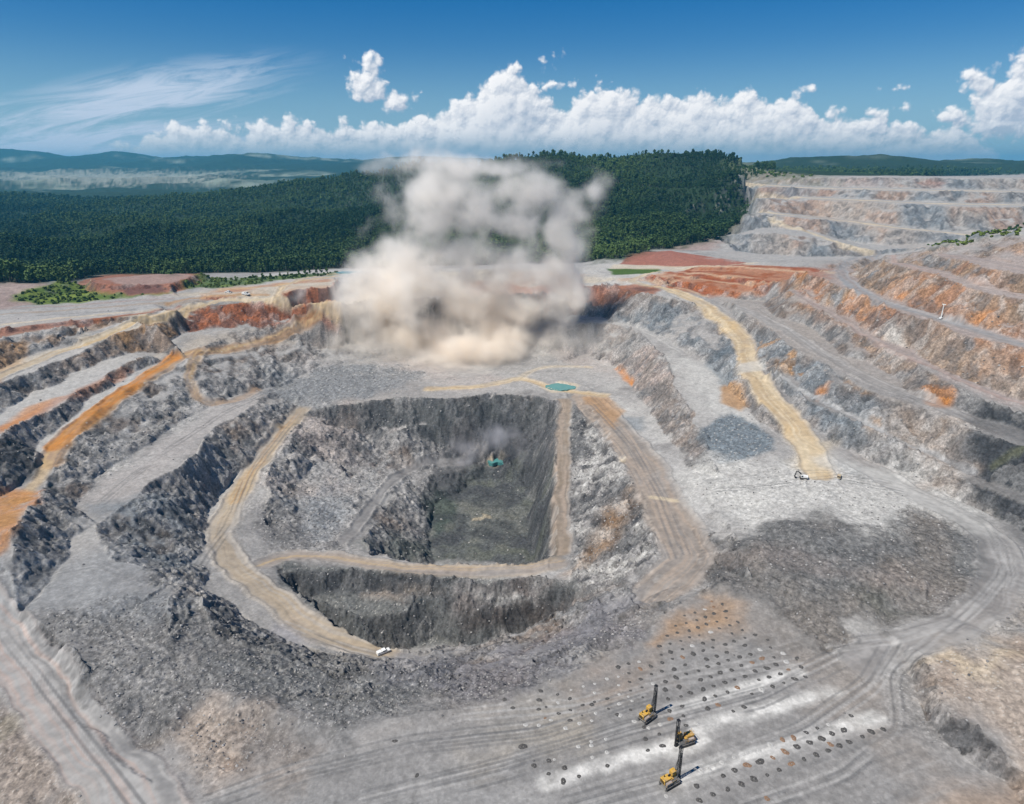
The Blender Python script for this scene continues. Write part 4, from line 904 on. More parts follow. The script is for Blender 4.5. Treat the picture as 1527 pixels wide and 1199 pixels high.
_n = NB(_nt); _b.inputs['Base Color'].default_value = (.22, .19, .15, 1); _n.put(_b.inputs['Base Color'], _n.mix(_n.noise(None, 3, 3), (.14, .12, .10, 1), (.30, .27, .22, 1)))
def crown_mesh(name, rr, h0, h1, rad, n, leaf, mat, lobes=5):
    """leaf clumps spread through an uneven crown"""
    vs, fs = [], []
    cs = [(rr.uniform(-.45, .45)*rad, rr.uniform(-.45, .45)*rad, h0+(h1-h0)*rr.uniform(.2, .85), rad*rr.uniform(.45, .75)) for _ in range(lobes)]+[(0, 0, h1-rad*.5, rad*.55)]
    for i in range(n):
        c = cs[i % len(cs)]
        d = Vector((rr.gauss(0, 1), rr.gauss(0, 1), rr.gauss(0, 1))).normalized()*c[3]*rr.uniform(.45, 1.0)
        p = Vector((c[0]+d.x, c[1]+d.y, c[2]+d.z*(h1-h0)/(2.4*rad)))
        nrm = (d.normalized()+Vector((rr.gauss(0, .5), rr.gauss(0, .5), rr.gauss(0, .5)+.3))).normalized()
        t = nrm.cross(Vector((.3, .2, 1))).normalized(); bt = nrm.cross(t); s = leaf*rr.uniform(.6, 1.3)
        k = len(vs)
        for a_, b_ in ((-1, -.7), (1, -.8), (.8, .8), (-.7, 1)): vs.append(p+t*a_*s+bt*b_*s+nrm*rr.uniform(-.25, .25)*s)
        fs.append((k, k+1, k+2, k+3))
    me = bpy.data.meshes.new(name); me.from_pydata(vs, [], fs); me.materials.append(mat); return me
def tube(bm, pts, rads, seg=6):
    prev = None
    for i, (p, r) in enumerate(zip(pts, rads)):
        p = Vector(p); d = (Vector(pts[min(i+1, len(pts)-1)])-Vector(pts[max(i-1, 0)])).normalized()
        t = d.orthogonal().normalized(); b_ = d.cross(t)
        rg = [bm.verts.new(p+(t*math.cos(a)+b_*math.sin(a))*r) for a in [2*math.pi*k/seg for k in range(seg)]]
        if prev:
            for k in range(seg): bm.faces.new((prev[k], prev[(k+1) % seg], rg[(k+1) % seg], rg[k]))
        prev = rg
def trunk_mesh(name, rr, h, r, mat, limbs=4):
    bm = bmesh.new(); top = (rr.uniform(-.3, .3), rr.uniform(-.3, .3), h*.86)
    tube(bm, [(0, 0, -.6), (.05, 0, h*.3), (top[0]*.5, top[1]*.5, h*.6), top], [r, r*.75, r*.5, r*.15])
    for i in range(limbs):
        a = i*6.28/limbs+rr.random(); z = h*rr.uniform(.35, .6); l = h*.2
        tube(bm, [(top[0]*.3, top[1]*.3, z), (math.cos(a)*l*.5, math.sin(a)*l*.5, z+l*.5), (math.cos(a)*l, math.sin(a)*l, z+l)], [r*.4, r*.25, r*.08], 4)
    me = bpy.data.meshes.new(name); bm.to_mesh(me); bm.free(); me.materials.append(mat); return me
def src_tree(i, h, rad, n, leaf):
    rr = random.Random(100+i); c = crown_mesh('c', rr, h*.28, h, rad, n, leaf, M_LEAF, 6); t = trunk_mesh('t', rr, h, .28, M_BARK, 2)
    bm = bmesh.new(); bm.from_mesh(c); nf = len(bm.faces); bm.from_mesh(t); bm.faces.ensure_lookup_table()
    for f in list(bm.faces)[nf:]: f.material_index = 1
    me = bpy.data.meshes.new('forest_tree'); bm.to_mesh(me); bm.free(); me.materials.append(M_LEAF); me.materials.append(M_BARK)
    return bpy.data.objects.new('forest_tree', me)
def scatter(name, pts, sc, rot, srcs, kind='stuff', idx=None):
    me = bpy.data.meshes.new(name); me.vertices.add(len(pts)); me.vertices.foreach_set('co', np.asarray(pts, np.float32).ravel())
    for k, v, ty in (('sc', sc, 'FLOAT'), ('rz', rot, 'FLOAT')): a = me.attributes.new(k, ty, 'POINT'); a.data.foreach_set('value', np.asarray(v, np.float32))
    o = bpy.data.objects.new(name, me); COL.objects.link(o); o['kind'] = kind
    g = bpy.data.node_groups.new(name+'_scatter', 'GeometryNodeTree')
    g.interface.new_socket('Geometry', in_out='INPUT', socket_type='NodeSocketGeometry'); g.interface.new_socket('Geometry', in_out='OUTPUT', socket_type='NodeSocketGeometry')
    b = NB(g); gi = b.N.new('NodeGroupInput'); go = b.N.new('NodeGroupOutput')
    g2i = b.N.new('GeometryNodeGeometryToInstance')
    for s_ in reversed(srcs):
        oi = b.N.new('GeometryNodeObjectInfo'); oi.inputs['Object'].default_value = s_; g.links.new(oi.outputs['Geometry'], g2i.inputs[0])
    ip = b.N.new('GeometryNodeInstanceOnPoints'); g.links.new(gi.outputs[0], ip.inputs['Points']); g.links.new(g2i.outputs[0], ip.inputs['Instance'])
    ip.inputs['Pick Instance'].default_value = True
    ix = b.N.new('GeometryNodeInputIndex'); md_ = b.N.new('ShaderNodeMath'); md_.operation = 'MODULO'; b.put(md_.inputs[0], ix.outputs[0]); md_.inputs[1].default_value = len(srcs); b.put(ip.inputs['Instance Index'], md_.outputs[0])
    def at(n_):
        q = b.N.new('GeometryNodeInputNamedAttribute'); q.data_type = 'FLOAT'; q.inputs['Name'].default_value = n_; return q.outputs['Attribute']
    b.put(ip.inputs['Rotation'], b.comb(0.0, 0.0, at('rz'))); b.put(ip.inputs['Scale'], at('sc')); g.links.new(ip.outputs[0], go.inputs[0])
    md = o.modifiers.new('scatter', 'NODES'); md.node_group = g
    return o
# sample grid-based attributes at plan positions
LR_ = np.log(rs)
def gidx(x, y):
    r = np.hypot(x, y); a = np.arctan2(x, y)
    i = np.clip(np.searchsorted(rs, r), 1, NR-1); j = np.clip(np.searchsorted(az, a), 1, NA-1)
    i = np.where(np.abs(rs[i]-r) < np.abs(rs[i-1]-r), i, i-1); j = np.where(np.abs(az[j]-a) < np.abs(az[j-1]-a), j, j-1)
    return i*NA+j
def bilin(x, y, F):
    r = np.hypot(x, y); a = np.arctan2(x, y)
    i = np.clip(np.searchsorted(rs, r)-1, 0, NR-2); j = np.clip(np.searchsorted(az, a)-1, 0, NA-2)
    u = np.clip((r-rs[i])/(rs[i+1]-rs[i]), 0, 1); v = np.clip((a-az[j])/(az[j+1]-az[j]), 0, 1)
    return (F[i, j]*(1-u)+F[i+1, j]*u)*(1-v)+(F[i, j+1]*(1-u)+F[i+1, j+1]*u)*v
def pick(n, r0, r1, power, amax=41.5):
    """random plan points, density falling as r^-power"""
    k = 2-power; uu = RNG.random(n)
    r = (r0**k+(r1**k-r0**k)*uu)**(1/k) if abs(k) > 1e-6 else r0*(r1/r0)**uu
    a = np.radians(RNG.uniform(-amax, amax, n)); return r*np.sin(a), r*np.cos(a)
fx, fy = pick(150000, 700, 3300, 1.7)
fm = FOR[gidx(fx, fy)]*(1-DUMP[gidx(fx, fy)]); cl = fbm(fx, fy, 120, 3, 41)
keep = (fm > .6+.25*RNG.random(len(fx))) & ~((fx > .37*fy) & (np.hypot(fx, fy) > 1500) & (np.hypot(fx, fy) < 2500)); fx, fy, cl = fx[keep], fy[keep], cl[keep]
fz = bilin(fx, fy, GZ)-.5; rr_ = np.hypot(fx, fy)
fs_ = (.40+.48*RNG.random(len(fx))**1.5+.17*cl)*(1+sst(1400, 3200, rr_)*.45)
srcs = [src_tree(0, 15, 3.6, 60, 1.25), src_tree(1, 19, 2.8, 56, 1.1), src_tree(2, 11, 4.6, 64, 1.4), src_tree(3, 22, 4.4, 74, 1.5), src_tree(4, 14, 2.4, 46, 1.0)]
scatter('forest', np.stack([fx, fy, fz], 1), fs_, RNG.random(len(fx))*6.28, srcs)
print('forest', len(fx), time.time()-T0)
# low scrub on the green patches and the grassy hill
def shrub_src(i):
    rr = random.Random(300+i); me = crown_mesh('shrub', rr, -.3, 1.7, 1.5, 26, .6, M_LEAF2, 3); return bpy.data.objects.new('shrub', me)
sx_, sy_ = pick(60000, 560, 2400, 1.2)
gi_ = gidx(sx_, sy_); gm = np.maximum.reduce([GRS1[gi_], GRS2[gi_], GRS3[gi_], GXH[gi_]*.62]); keep = gm > .5+.2*RNG.random(len(sx_)); sx_, sy_ = sx_[keep], sy_[keep]
scatter('scrub', np.stack([sx_, sy_, bilin(sx_, sy_, GZ)], 1), (.6+.9*RNG.random(len(sx_)))*(1+sst(900, 1800, np.hypot(sx_, sy_))*1.3), RNG.random(len(sx_))*6.28, [shrub_src(0), shrub_src(1), shrub_src(2)])
print('scrub', len(sx_), time.time()-T0)
# broken rock lying on the slopes
def rock_src(i, mat):
    rr = random.Random(500+i); bm = bmesh.new(); bmesh.ops.create_icosphere(bm, subdivisions=1, radius=.5)
    k = Vector((rr.uniform(.8, 1.5), rr.uniform(.7, 1.1), rr.uniform(.5, .85)))
    for v in bm.verts: v.co = Vector((v.co.x*k.x, v.co.y*k.y, v.co.z*k.z))*rr.uniform(.75, 1.2)
    me = bpy.data.meshes.new('rubble_rock'); bm.to_mesh(me); bm.free(); me.materials.append(mat); return bpy.data.objects.new('rubble_rock', me)
def rock_mat(name, c1, c2):
    m, nt, bs = new_mat(name); b = NB(nt); oi = b.N.new('ShaderNodeObjectInfo'); b.put(bs.inputs['Base Color'], b.mix(oi.outputs['Random'], (*c1, 1), (*c2, 1))); bs.inputs['Roughness'].default_value = .95; return m
M_R1 = rock_mat('pale_rock', (.15, .143, .138), (.36, .34, .32)); M_R2 = rock_mat('dark_rock', (.08, .078, .08), (.19, .175, .165))
bx, by = pick(170000, 125, 620, 1.5)
bi = gidx(bx, by); pm = np.maximum(ROUGH[bi], FACE[bi]*.5*(1-SMO[bi])); pm = np.maximum(pm*pm, .012*(1-SMO[bi]))
pm = pm*(1-DKR[bi])*(1-.85*PITD[bi])*(1-.7*HILL2[bi]); keep = RNG.random(len(bx)) < pm*.42; bx, by = bx[keep], by[keep]; rb = np.hypot(bx, by)
bsz = (.2+.3*RNG.random(len(bx))**3*2.2)*(.75+rb/420)
scatter('rubble', np.stack([bx, by, bilin(bx, by, GZ)+.05*bsz], 1), bsz, RNG.random(len(bx))*6.28, [rock_src(0, M_R1), rock_src(1, M_R2), rock_src(2, M_R1), rock_src(3, M_R2), rock_src(4, M_R1)])
print('rubble', len(bx), time.time()-T0)
# ---------------------------------------------------------------- small mesh kit
def pmat(name, c, r=.6, metal=0.0, var=.15, sc=1.5, dirt=None):
    m, nt, bs = new_mat(name); b = NB(nt); tc = b.N.new('ShaderNodeTexCoord')
    n = b.noise(tc.outputs['Object'], sc, 5, .65)
    lo = tuple(x*(1-var) for x in c)+(1,); hi = tuple(min(1, x*(1+var)) for x in c)+(1,)
    o = b.mix(b.ss(.3, .7, n), lo, hi)
    if dirt: o = b.mix(b.m('MULTIPLY', b.ss(.45, .7, b.noise(tc.outputs['Object'], sc*.6, 4, .7)), .6), o, (*dirt, 1))
    b.put(bs.inputs['Base Color'], o); bs.inputs['Roughness'].default_value = r; bs.inputs['Metallic'].default_value = metal
    return m
DUSTC = (.32, .29, .26)
M = dict(yellow=pmat('yellow_paint', (.52, .30, .045), .55, dirt=DUSTC), dyellow=pmat('worn_yellow_paint', (.42, .24, .05), .6, dirt=DUSTC), black=pmat('black_steel', (.022, .022, .024), .5, .3),
         steel=pmat('grey_steel', (.16, .155, .15), .5, .4, dirt=DUSTC), track=pmat('track_steel', (.05, .045, .042), .7, .3, dirt=(.2, .18, .16)), glass=pmat('dark_glass', (.02, .03, .04), .08),
         white=pmat('white_paint', (.72, .71, .68), .4, dirt=(.5, .46, .4)), grey=pmat('faded_grey_paint', (.34, .30, .28), .6, dirt=(.22, .13, .1)), rubber=pmat('tyre_rubber', (.025, .024, .023), .85), red=pmat('red_paint', (.35, .04, .02), .5),
         lamp=pmat('lamp_lens', (.75, .75, .7), .2), galv=pmat('galvanised_steel', (.62, .62, .6), .4, .2), tan=pmat('sand_paint', (.45, .36, .24), .5))
class MB:
    def __init__(s): s.bm = bmesh.new()
    def box(s, c, d, rz=0, bevel=0.0, rx=0, taper=None):
        r = bmesh.ops.create_cube(s.bm, size=1); vs = r['verts']
        for v in vs:
            if taper and v.co.z > 0: v.co.x *= taper[0]; v.co.y *= taper[1]
            v.co = Vector((v.co.x*d[0], v.co.y*d[1], v.co.z*d[2]))
        if bevel:
            es = list({e for v in vs for e in v.link_edges}); q = bmesh.ops.bevel(s.bm, geom=es, offset=bevel, segments=1, affect='EDGES', profile=.5)
            vs = list({v for f in q['faces'] for v in f.verts} | {v for v in vs if v.is_valid})
        mx = Matrix.Translation(c) @ Matrix.Rotation(rz, 4, 'Z') @ Matrix.Rotation(rx, 4, 'X')
        bmesh.ops.transform(s.bm, matrix=mx, verts=vs); return s
    def cyl(s, p, q, r, seg=10, r2=None):
        p, q = Vector(p), Vector(q); d = q-p
        k = bmesh.ops.create_cone(s.bm, cap_ends=True, segments=seg, radius1=r, radius2=r if r2 is None else r2, depth=d.length)
        bmesh.ops.transform(s.bm, matrix=Matrix.Translation((p+q)/2) @ d.to_track_quat('Z', 'Y').to_matrix().to_4x4(), verts=k['verts']); return s
    def prism(s, pts, x0, x1):
        """outline in (y,z) pushed along x"""
        a = [s.bm.verts.new((x0, y, z)) for y, z in pts]; b = [s.bm.verts.new((x1, y, z)) for y, z in pts]
        s.bm.faces.new(a[::-1]); s.bm.faces.new(b); n = len(pts)
        for i in range(n): s.bm.faces.new((a[i], a[(i+1) % n], b[(i+1) % n], b[i]))
        return s
    def build(s, name, mat, parent=None):
        bmesh.ops.recalc_face_normals(s.bm, faces=s.bm.faces[:])
        me = bpy.data.meshes.new(name); s.bm.to_mesh(me); s.bm.free(); me.materials.append(M[mat] if isinstance(mat, str) else mat)
        o = bpy.data.objects.new(name, me); COL.objects.link(o)
        if parent: o.parent = parent
        return o
def empty(name, loc, rz, label, cat, group=None, tilt=(0, 0)):
    o = bpy.data.objects.new(name, None); COL.objects.link(o); o.location = loc; o.rotation_euler = (tilt[0], tilt[1], rz); o.empty_display_size = 2
    o['label'] = label; o['category'] = cat
    if group: o['group'] = group
    return o
def ground_at(u, v):
    h = gp(u, v); return Vector((h.x, h.y, gz(h.x, h.y)))

# ---------------------------------------------------------------- drill rigs
def drill_rig(u, v, rz, paint, label, mir=1, boom=1.0):
    """crawler blast-hole drill: long axis x, mast at +x end"""
    p = ground_at(u, v); r = empty('drill_rig', p, rz, label, 'drill rig', 'blast hole drill rigs on the bench')
    for sy in (-1, 1):
        t = MB().prism([(0, 0)]*0 or [(-2.3, .25), (-2.05, .0), (2.05, .0), (2.3, .25), (2.3, .65), (2.05, .9), (-2.05, .9), (-2.3, .65)], -.28, .28)
        bmesh.ops.transform(t.bm, matrix=Matrix.Translation((-.3, sy*1.25, 0)) @ Matrix.Rotation(math.pi/2, 4, 'Z'), verts=t.bm.verts[:])
        tr = t.build('crawler_track', 'track', r)
        sh = MB()
        for k in range(11): sh.box((-2.35+k*.41, sy*1.25, .925), (.26, .62, .06)); 
        sh.build('track_shoes', 'steel', tr)
        MB().box((-.3, sy*.93, .45), (3.2, .08, .42)).build('track_frame', paint, r)
    MB().box((-.3, 0, 1.1), (5.0, 2.5, .32), bevel=.05).build('main_frame', 'steel', r)
    e = MB().box((-1.55, mir*.25, 1.95), (2.5, 1.7, 1.35), bevel=.08).build('engine_housing', paint, r)
    g = MB()
    for k in range(6): g.box((-2.82, mir*.25, 1.5+k*.17), (.05, 1.35, .08))
    g.build('radiator_grille', 'black', e)
    MB().cyl((-1.9, mir*.6, 2.6), (-1.9, mir*.6, 3.25), .1).cyl((-1.9, mir*.6, 3.25), (-2.05, mir*.6, 3.4), .09).build('exhaust_pipe', 'black', e)
    MB().cyl((-2.4, -mir*.95, 1.75), (-.7, -mir*.95, 1.75), .42, 14).build('compressor_tank', 'grey', r)
    MB().cyl((-.9, mir*.2, 2.85), (-.2, mir*.2, 2.85), .24, 12).build('air_filter', 'black', r)
    c = MB().prism([(-.62, 1.26), (.62, 1.26), (.66, 2.2), (.55, 2.95), (-.55, 2.95), (-.66, 2.2)], .55, 1.85); bmesh.ops.translate(c.bm, vec=(0, mir*.75, 0), verts=c.bm.verts[:])
    cb = c.build('operator_cab', paint, r)
    MB().box((1.87, mir*.75, 2.35), (.05, 1.0, .85)).build('windscreen', 'glass', cb)
    MB().box((1.2, mir*1.39, 2.3), (.9, .06, .75)).build('side_window', 'glass', cb)
    MB().box((1.2, mir*.75, 3.02), (1.45, 1.3, .1), bevel=.03).build('cab_roof', paint, cb)
    MB().box((.2, -mir*.75, 1.6), (1.1, .9, .7), bevel=.05).build('tool_box', 'steel', r)
    MB().box((-.2, -mir*.35, 1.95), (.9, .8, .6), bevel=.05).build('dust_collector', 'dyellow' if paint != 'grey' else 'steel', r)
    h = MB()
    for x in (-2.7, -1.6, -.4, .6): h.cyl((x, -mir*1.35, 1.25), (x, -mir*1.35, 2.25), .03, 5)
    for z in (1.75, 2.25): h.cyl((-2.7, -mir*1.35, z), (.6, -mir*1.35, z), .03, 5)
    for y in (-.6, .2, 1.0): h.cyl((-2.78, mir*y, 2.7), (-2.78, mir*y, 3.3), .03, 5)
    h.cyl((-2.78, -mir*.6, 3.3), (-2.78, mir*1.0, 3.3), .03, 5); h.build('handrail', paint, r)
    for x, y in ((-2.6, -1.15), (-2.6, 1.15), (2.1, -1.0), (2.1, 1.0)): MB().cyl((x, y, .12), (x, y, 1.3), .1, 8).cyl((x, y, -.02), (x, y, .14), .3, 10).build('levelling_jack', 'steel', r)
    H = 9.6*boom; bm = MB(); x0, x1, w_ = 2.25, 2.85, .34
    for x in (x0, x1):
        for y in (-w_, w_): bm.box((x, y, .5+H/2), (.11, .11, H))
    nz = int(H/.7)
    for k in range(nz):
        a, b_ = .6+k*.7, .6+(k+1)*.7; f = 1 if k % 2 else -1
        for y in (-w_, w_): bm.cyl((x0, y, a), (x1, y, b_), .035, 4); bm.cyl((x0, y, a), (x1, y, a), .035, 4)
        bm.cyl((x0, -w_*f, a), (x0, w_*f, b_), .035, 4); bm.cyl((x0, -w_, a), (x0, w_, a), .035, 4)
    mt = bm.build('drill_mast', 'black', r)
    MB().box((2.55, 0, .5+H+.12), (.85, .85, .3), bevel=.05).build('mast_crown', 'black', mt)
    MB().box((2.62, 0, .5+H*.72), (.5, .55, .75), bevel=.04).build('rotary_head', 'steel', mt)
    MB().cyl((2.6, 0, .1), (2.6, 0, .5+H*.7), .09, 8).build('drill_string', 'steel', mt)
    q = MB()
    for k in range(3): q.cyl((2.95, -.22+k*.22, 1.2), (2.95, -.22+k*.22, H*.85), .07, 6)
    q.build('pipe_rack', 'track', mt)
    hs = MB()
    for k in range(3):
        pts = [(2.2, .1+.12*k, H*.66), (1.75, .2+.12*k, H*.5), (1.7, .25+.1*k, H*.3), (1.9, .2, 1.5)]
        for a, b_ in zip(pts[:-1], pts[1:]): hs.cyl(a, b_, .035, 5)
    hs.build('hydraulic_hose', 'black', mt)
    MB().cyl((1.7, -.4, 1.25), (2.25, -.3, H*.42), .07, 6).cyl((1.7, .4, 1.25), (2.25, .3, H*.42), .07, 6).build('mast_cylinder', 'steel', r)
    MB().cyl((2.6, 0, .02), (2.6, 0, .75), .55, 12, .42).build('dust_hood', 'rubber', r)
    return r
drill_rig(966, 1071, math.radians(38), 'yellow', 'yellow crawler drill rig with black mast, topmost of the three on the bench', 1)
drill_rig(1020, 1108, math.radians(200), 'dyellow', 'worn brownish-yellow crawler drill rig between the two brighter ones, black mast shortest', -1, .86)
drill_rig(1000, 1168, math.radians(30), 'yellow', 'yellow crawler drill rig with the tallest black mast, lowest of the three', 1, 1.05)

# ---------------------------------------------------------------- vehicles
def pickup(u, v, rz, paint, label, canopy=False, s=1.0, name='pickup_truck', cat='pickup truck'):
    r = empty(name, ground_at(u, v), rz, label, cat, 'service vehicles'); r.scale = (s, s, s)
    b_ = MB().prism([(-2.6, .45), (-2.6, 1.0), (-1.1, 1.02), (-.75, 1.02), (1.2, 1.05), (2.45, .98), (2.62, .8), (2.62, .42)], -.9, .9)
    bmesh.ops.transform(b_.bm, matrix=Matrix.Rotation(-math.pi/2, 4, 'Z'), verts=b_.bm.verts[:]); body = b_.build('body', paint, r)
    c = MB().prism([(-.75, 1.02), (-.55, 1.72), (.75, 1.75), (1.35, 1.05)], -.82, .82); bmesh.ops.transform(c.bm, matrix=Matrix.Rotation(-math.pi/2, 4, 'Z'), verts=c.bm.verts[:]); cb = c.build('cab', paint, r)
    g = MB().prism([(.82, 1.7), (1.36, 1.12), (1.40, 1.12), (.88, 1.72)], -.72, .72); bmesh.ops.transform(g.bm, matrix=Matrix.Rotation(-math.pi/2, 4, 'Z'), verts=g.bm.verts[:]); g.build('windscreen', 'glass', cb)
    for sy in (-1, 1): MB().box((.15, sy*.825, 1.4), (1.25, .03, .42)).build('side_window', 'glass', cb)
    MB().box((-1.7, 0, 1.3 if canopy else 1.03), (1.7, 1.66, .62 if canopy else .06), bevel=.02).build('canopy' if canopy else 'load_bed', paint if canopy else 'black', r)
    for x in (-1.6, 1.65):
        for sy in (-1, 1):
            w_ = MB().cyl((x, sy*.72, .4), (x, sy*.96, .4), .4, 16).build('wheel', 'rubber', r); MB().cyl((x, sy*.95, .4), (x, sy*.98, .4), .22, 10).build('rim', 'galv', w_)
    for sy in (-1, 1): MB().box((2.6, sy*.65, .82), (.08, .32, .16)).build('headlight', 'lamp', r)
    MB().cyl((-2.4, .7, 1.0), (-2.4, .7, 3.4), .02, 4).build('whip_flag_pole', 'red', r)
    return r
pickup(572, 974, math.radians(35), 'white', 'white pickup truck standing alone on the near rim of the lower hole', True, 1.0)
pickup(367, 440, math.radians(-25), 'white', 'white pickup truck parked on the road fork above the rust-red bank', True, 1.5)
pickup(341, 437, math.radians(160), 'white', 'white pickup truck beside the heaps west of the road fork', False, 1.3)
pickup(1251, 712, math.radians(60), 'tan', 'small sand-coloured pickup truck at the foot of the tan haul ramp', False, .9)

def excavator(u, v, rz, label):
    r = empty('excavator', ground_at(u, v), rz, label, 'excavator'); r.scale = (.8, .8, .8)
    for sy in (-1, 1):
        t = MB().prism([(-2.2, .3), (-1.95, 0), (1.95, 0), (2.2, .3), (2.2, .65), (1.95, .95), (-1.95, .95), (-2.2, .65)], -.3, .3)
        bmesh.ops.transform(t.bm, matrix=Matrix.Translation((0, sy*1.2, 0)) @ Matrix.Rotation(math.pi/2, 4, 'Z'), verts=t.bm.verts[:]); t.build('crawler_track', 'track', r)
    MB().cyl((0, 0, .7), (0, 0, 1.15), .9, 16).build('slew_ring', 'black', r)
    hs = MB().box((-1.0, 0, 1.75), (3.0, 2.7, 1.2), bevel=.12).build('engine_house', 'white', r)
    MB().box((-2.55, 0, 1.6), (.5, 2.5, .9), bevel=.15).build('counterweight', 'black', r)
    MB().cyl((-1.3, -.8, 2.3), (-1.3, -.8, 2.9), .1, 8).build('exhaust_pipe', 'black', hs)
    cb = MB().box((1.0, .85, 2.0), (1.5, 1.0, 1.7), bevel=.1).build('operator_cab', 'white', r)
    MB().box((1.77, .85, 2.15), (.04, .8, 1.1)).build('windscreen', 'glass', cb); MB().box((1.0, 1.36, 2.2), (1.0, .04, .9)).build('side_window', 'glass', cb)
    b_ = MB().prism([(.5, 1.3), (1.6, 3.6), (3.2, 4.6), (4.6, 4.2), (4.7, 3.9), (3.3, 4.1), (2.0, 3.1), (1.0, 1.1)], -.28, .28)
    bmesh.ops.transform(b_.bm, matrix=Matrix.Translation((0, -.2, 0)) @ Matrix.Rotation(-math.pi/2, 4, 'Z'), verts=b_.bm.verts[:]); b_.build('boom', 'black', r)
    a = MB().prism([(4.3, 4.5), (4.8, 4.4), (5.2, 1.4), (4.85, 1.35)], -.2, .2); bmesh.ops.transform(a.bm, matrix=Matrix.Translation((0, -.2, 0)) @ Matrix.Rotation(-math.pi/2, 4, 'Z'), verts=a.bm.verts[:]); a.build('dipper_arm', 'black', r)
    k = MB().prism([(5.3, 1.7), (5.4, .9), (5.0, .2), (4.2, .1), (3.9, .6), (4.6, .7), (4.8, 1.5)], -.6, .6); bmesh.ops.transform(k.bm, matrix=Matrix.Translation((0, -.2, 0)) @ Matrix.Rotation(-math.pi/2, 4, 'Z'), verts=k.bm.verts[:]); k.build('bucket', 'black', r)
    MB().cyl((1.2, -.2, 1.4), (2.6, -.2, 3.6), .1, 8).build('boom_cylinder', 'galv', r)
    return r
excavator(1198, 714, math.radians(165), 'white excavator with black boom and tracks on the pale dusty pad below the tan ramp')

# ---------------------------------------------------------------- mast with lights on the upper east bench road
r = empty('lighting_tower', ground_at(1403, 476), .4, 'tall white lighting tower on the grey bench road of the ochre east wall', 'lighting tower')
MB().box((0, 0, .7), (2.2, 1.3, .9), bevel=.08).build('generator_box', 'white', r)
for sy in (-1, 1): MB().cyl((0, sy*.6, .35), (0, sy*.82, .35), .35, 12).build('wheel', 'rubber', r)
mt = MB().cyl((0, 0, 1.1), (0, 0, 5.0), .36, 8).cyl((0, 0, 5.0), (0, 0, 9.2), .26, 8).build('telescopic_mast', 'white', r)
MB().box((0, 0, 9.2), (.12, 2.2, .12)).build('crossbar', 'galv', mt)
for k in (-.9, -.3, .3, .9): MB().box((.15, k, 9.35), (.25, .5, .5), rx=.2, bevel=.03).build('floodlight', 'lamp', mt)
for sx_2, sy in ((1, 1), (1, -1), (-1, 1), (-1, -1)): MB().cyl((sx_2*.9, sy*.6, .4), (sx_2*1.5, sy*1.4, .02), .06, 5).build('outrigger', 'galv', r)

# ---------------------------------------------------------------- drill cuttings round the blast holes
M_CUT = pmat('dark_drill_cuttings', (.075, .07, .065), .95, var=.5, sc=3); M_PALE = pmat('pale_drill_cuttings', (.38, .365, .34), .95, var=.2, sc=3); M_BRN = pmat('brown_drill_cuttings', (.20, .125, .08), .95, var=.35, sc=3)
def cone_mesh(name, i, mat):
    rr = random.Random(900+i); bm = bmesh.new(); seg = 11; rings = ((.16, -.05), (.2, .26), (.38, .34), (.66, .2), (.95, .05), (1.15, -.12)); prev = None
    ph = [rr.uniform(.78, 1.22) for _ in range(seg)]; ex = rr.uniform(1.0, 1.25)
    for ri, (rad, z) in enumerate(rings):
        vs = [bm.verts.new((math.cos(6.2832*k/seg)*rad*(ph[k] if ri > 1 else 1)*ex, math.sin(6.2832*k/seg)*rad*(ph[k] if ri > 1 else 1), z*rr.uniform(.75, 1.2) if z > 0 else z)) for k in range(seg)]
        if prev:
            for k in range(seg): bm.faces.new((prev[k], prev[(k+1) % seg], vs[(k+1) % seg], vs[k]))
        else: bm.faces.new(vs[::-1])
        prev = vs
    me = bpy.data.meshes.new(name); bm.to_mesh(me); bm.free(); me.materials.append(mat)
    return me
CM = {k: [cone_mesh('drill_cuttings_heap', i+j*10, m_) for i in range(4)] for j, (k, m_) in enumerate((('d', M_CUT), ('p', M_PALE), ('b', M_BRN)))}
LBL = {'d': ('small dark ring of drill cuttings round a blast hole on the grey drill bench', 'dark rings of drill cuttings on the bench'),
       'p': ('small pale heap of drill cuttings on the grey drill bench', 'pale heaps of drill cuttings on the bench'),
       'b': ('small brown ring of drill cuttings round a blast hole on the drill bench', 'brown rings of drill cuttings on the bench')}
nheap = 0
HL = []
def heap(x, y, k, s, tag=None):
    global nheap
    o = bpy.data.objects.new('drill_cuttings_heap', random.choice(CM[k])); COL.objects.link(o)
    o.location = (x, y, gz(x, y)-.03); o.rotation_euler = (0, 0, random.uniform(0, 6.28)); s *= .86; o.scale = (s*random.uniform(.85, 1.2), s, s*random.uniform(.45, .95))
    o['label'], o['group'] = LBL[k]; o['category'] = 'drill cuttings'; nheap += 1; HL.append((tag, x, y, k, o))
def inpoly(x, y, poly):
    c = False
    for (x1, y1), (x2, y2) in zip(poly, poly[1:]+poly[:1]):
        if (y1 > y) != (y2 > y) and x < (x2-x1)*(y-y1)/(y2-y1)+x1: c = not c
    return c
REG = [(810,1045),(900,1005),(985,960),(1010,925),(1062,893),(1085,905),(1110,938),(1165,965),(1202,985),(1218,1012),(1160,1035),(1090,1062),(1010,1090),(955,1088),(940,1070),(850,1078),(790,1068)]
o0 = pz(1092.3, 1060, 0); e1 = pz(1109.1, 1054.3, 0)-o0; e2 = pz(1088, 1045, 0)-o0
n_h = 0
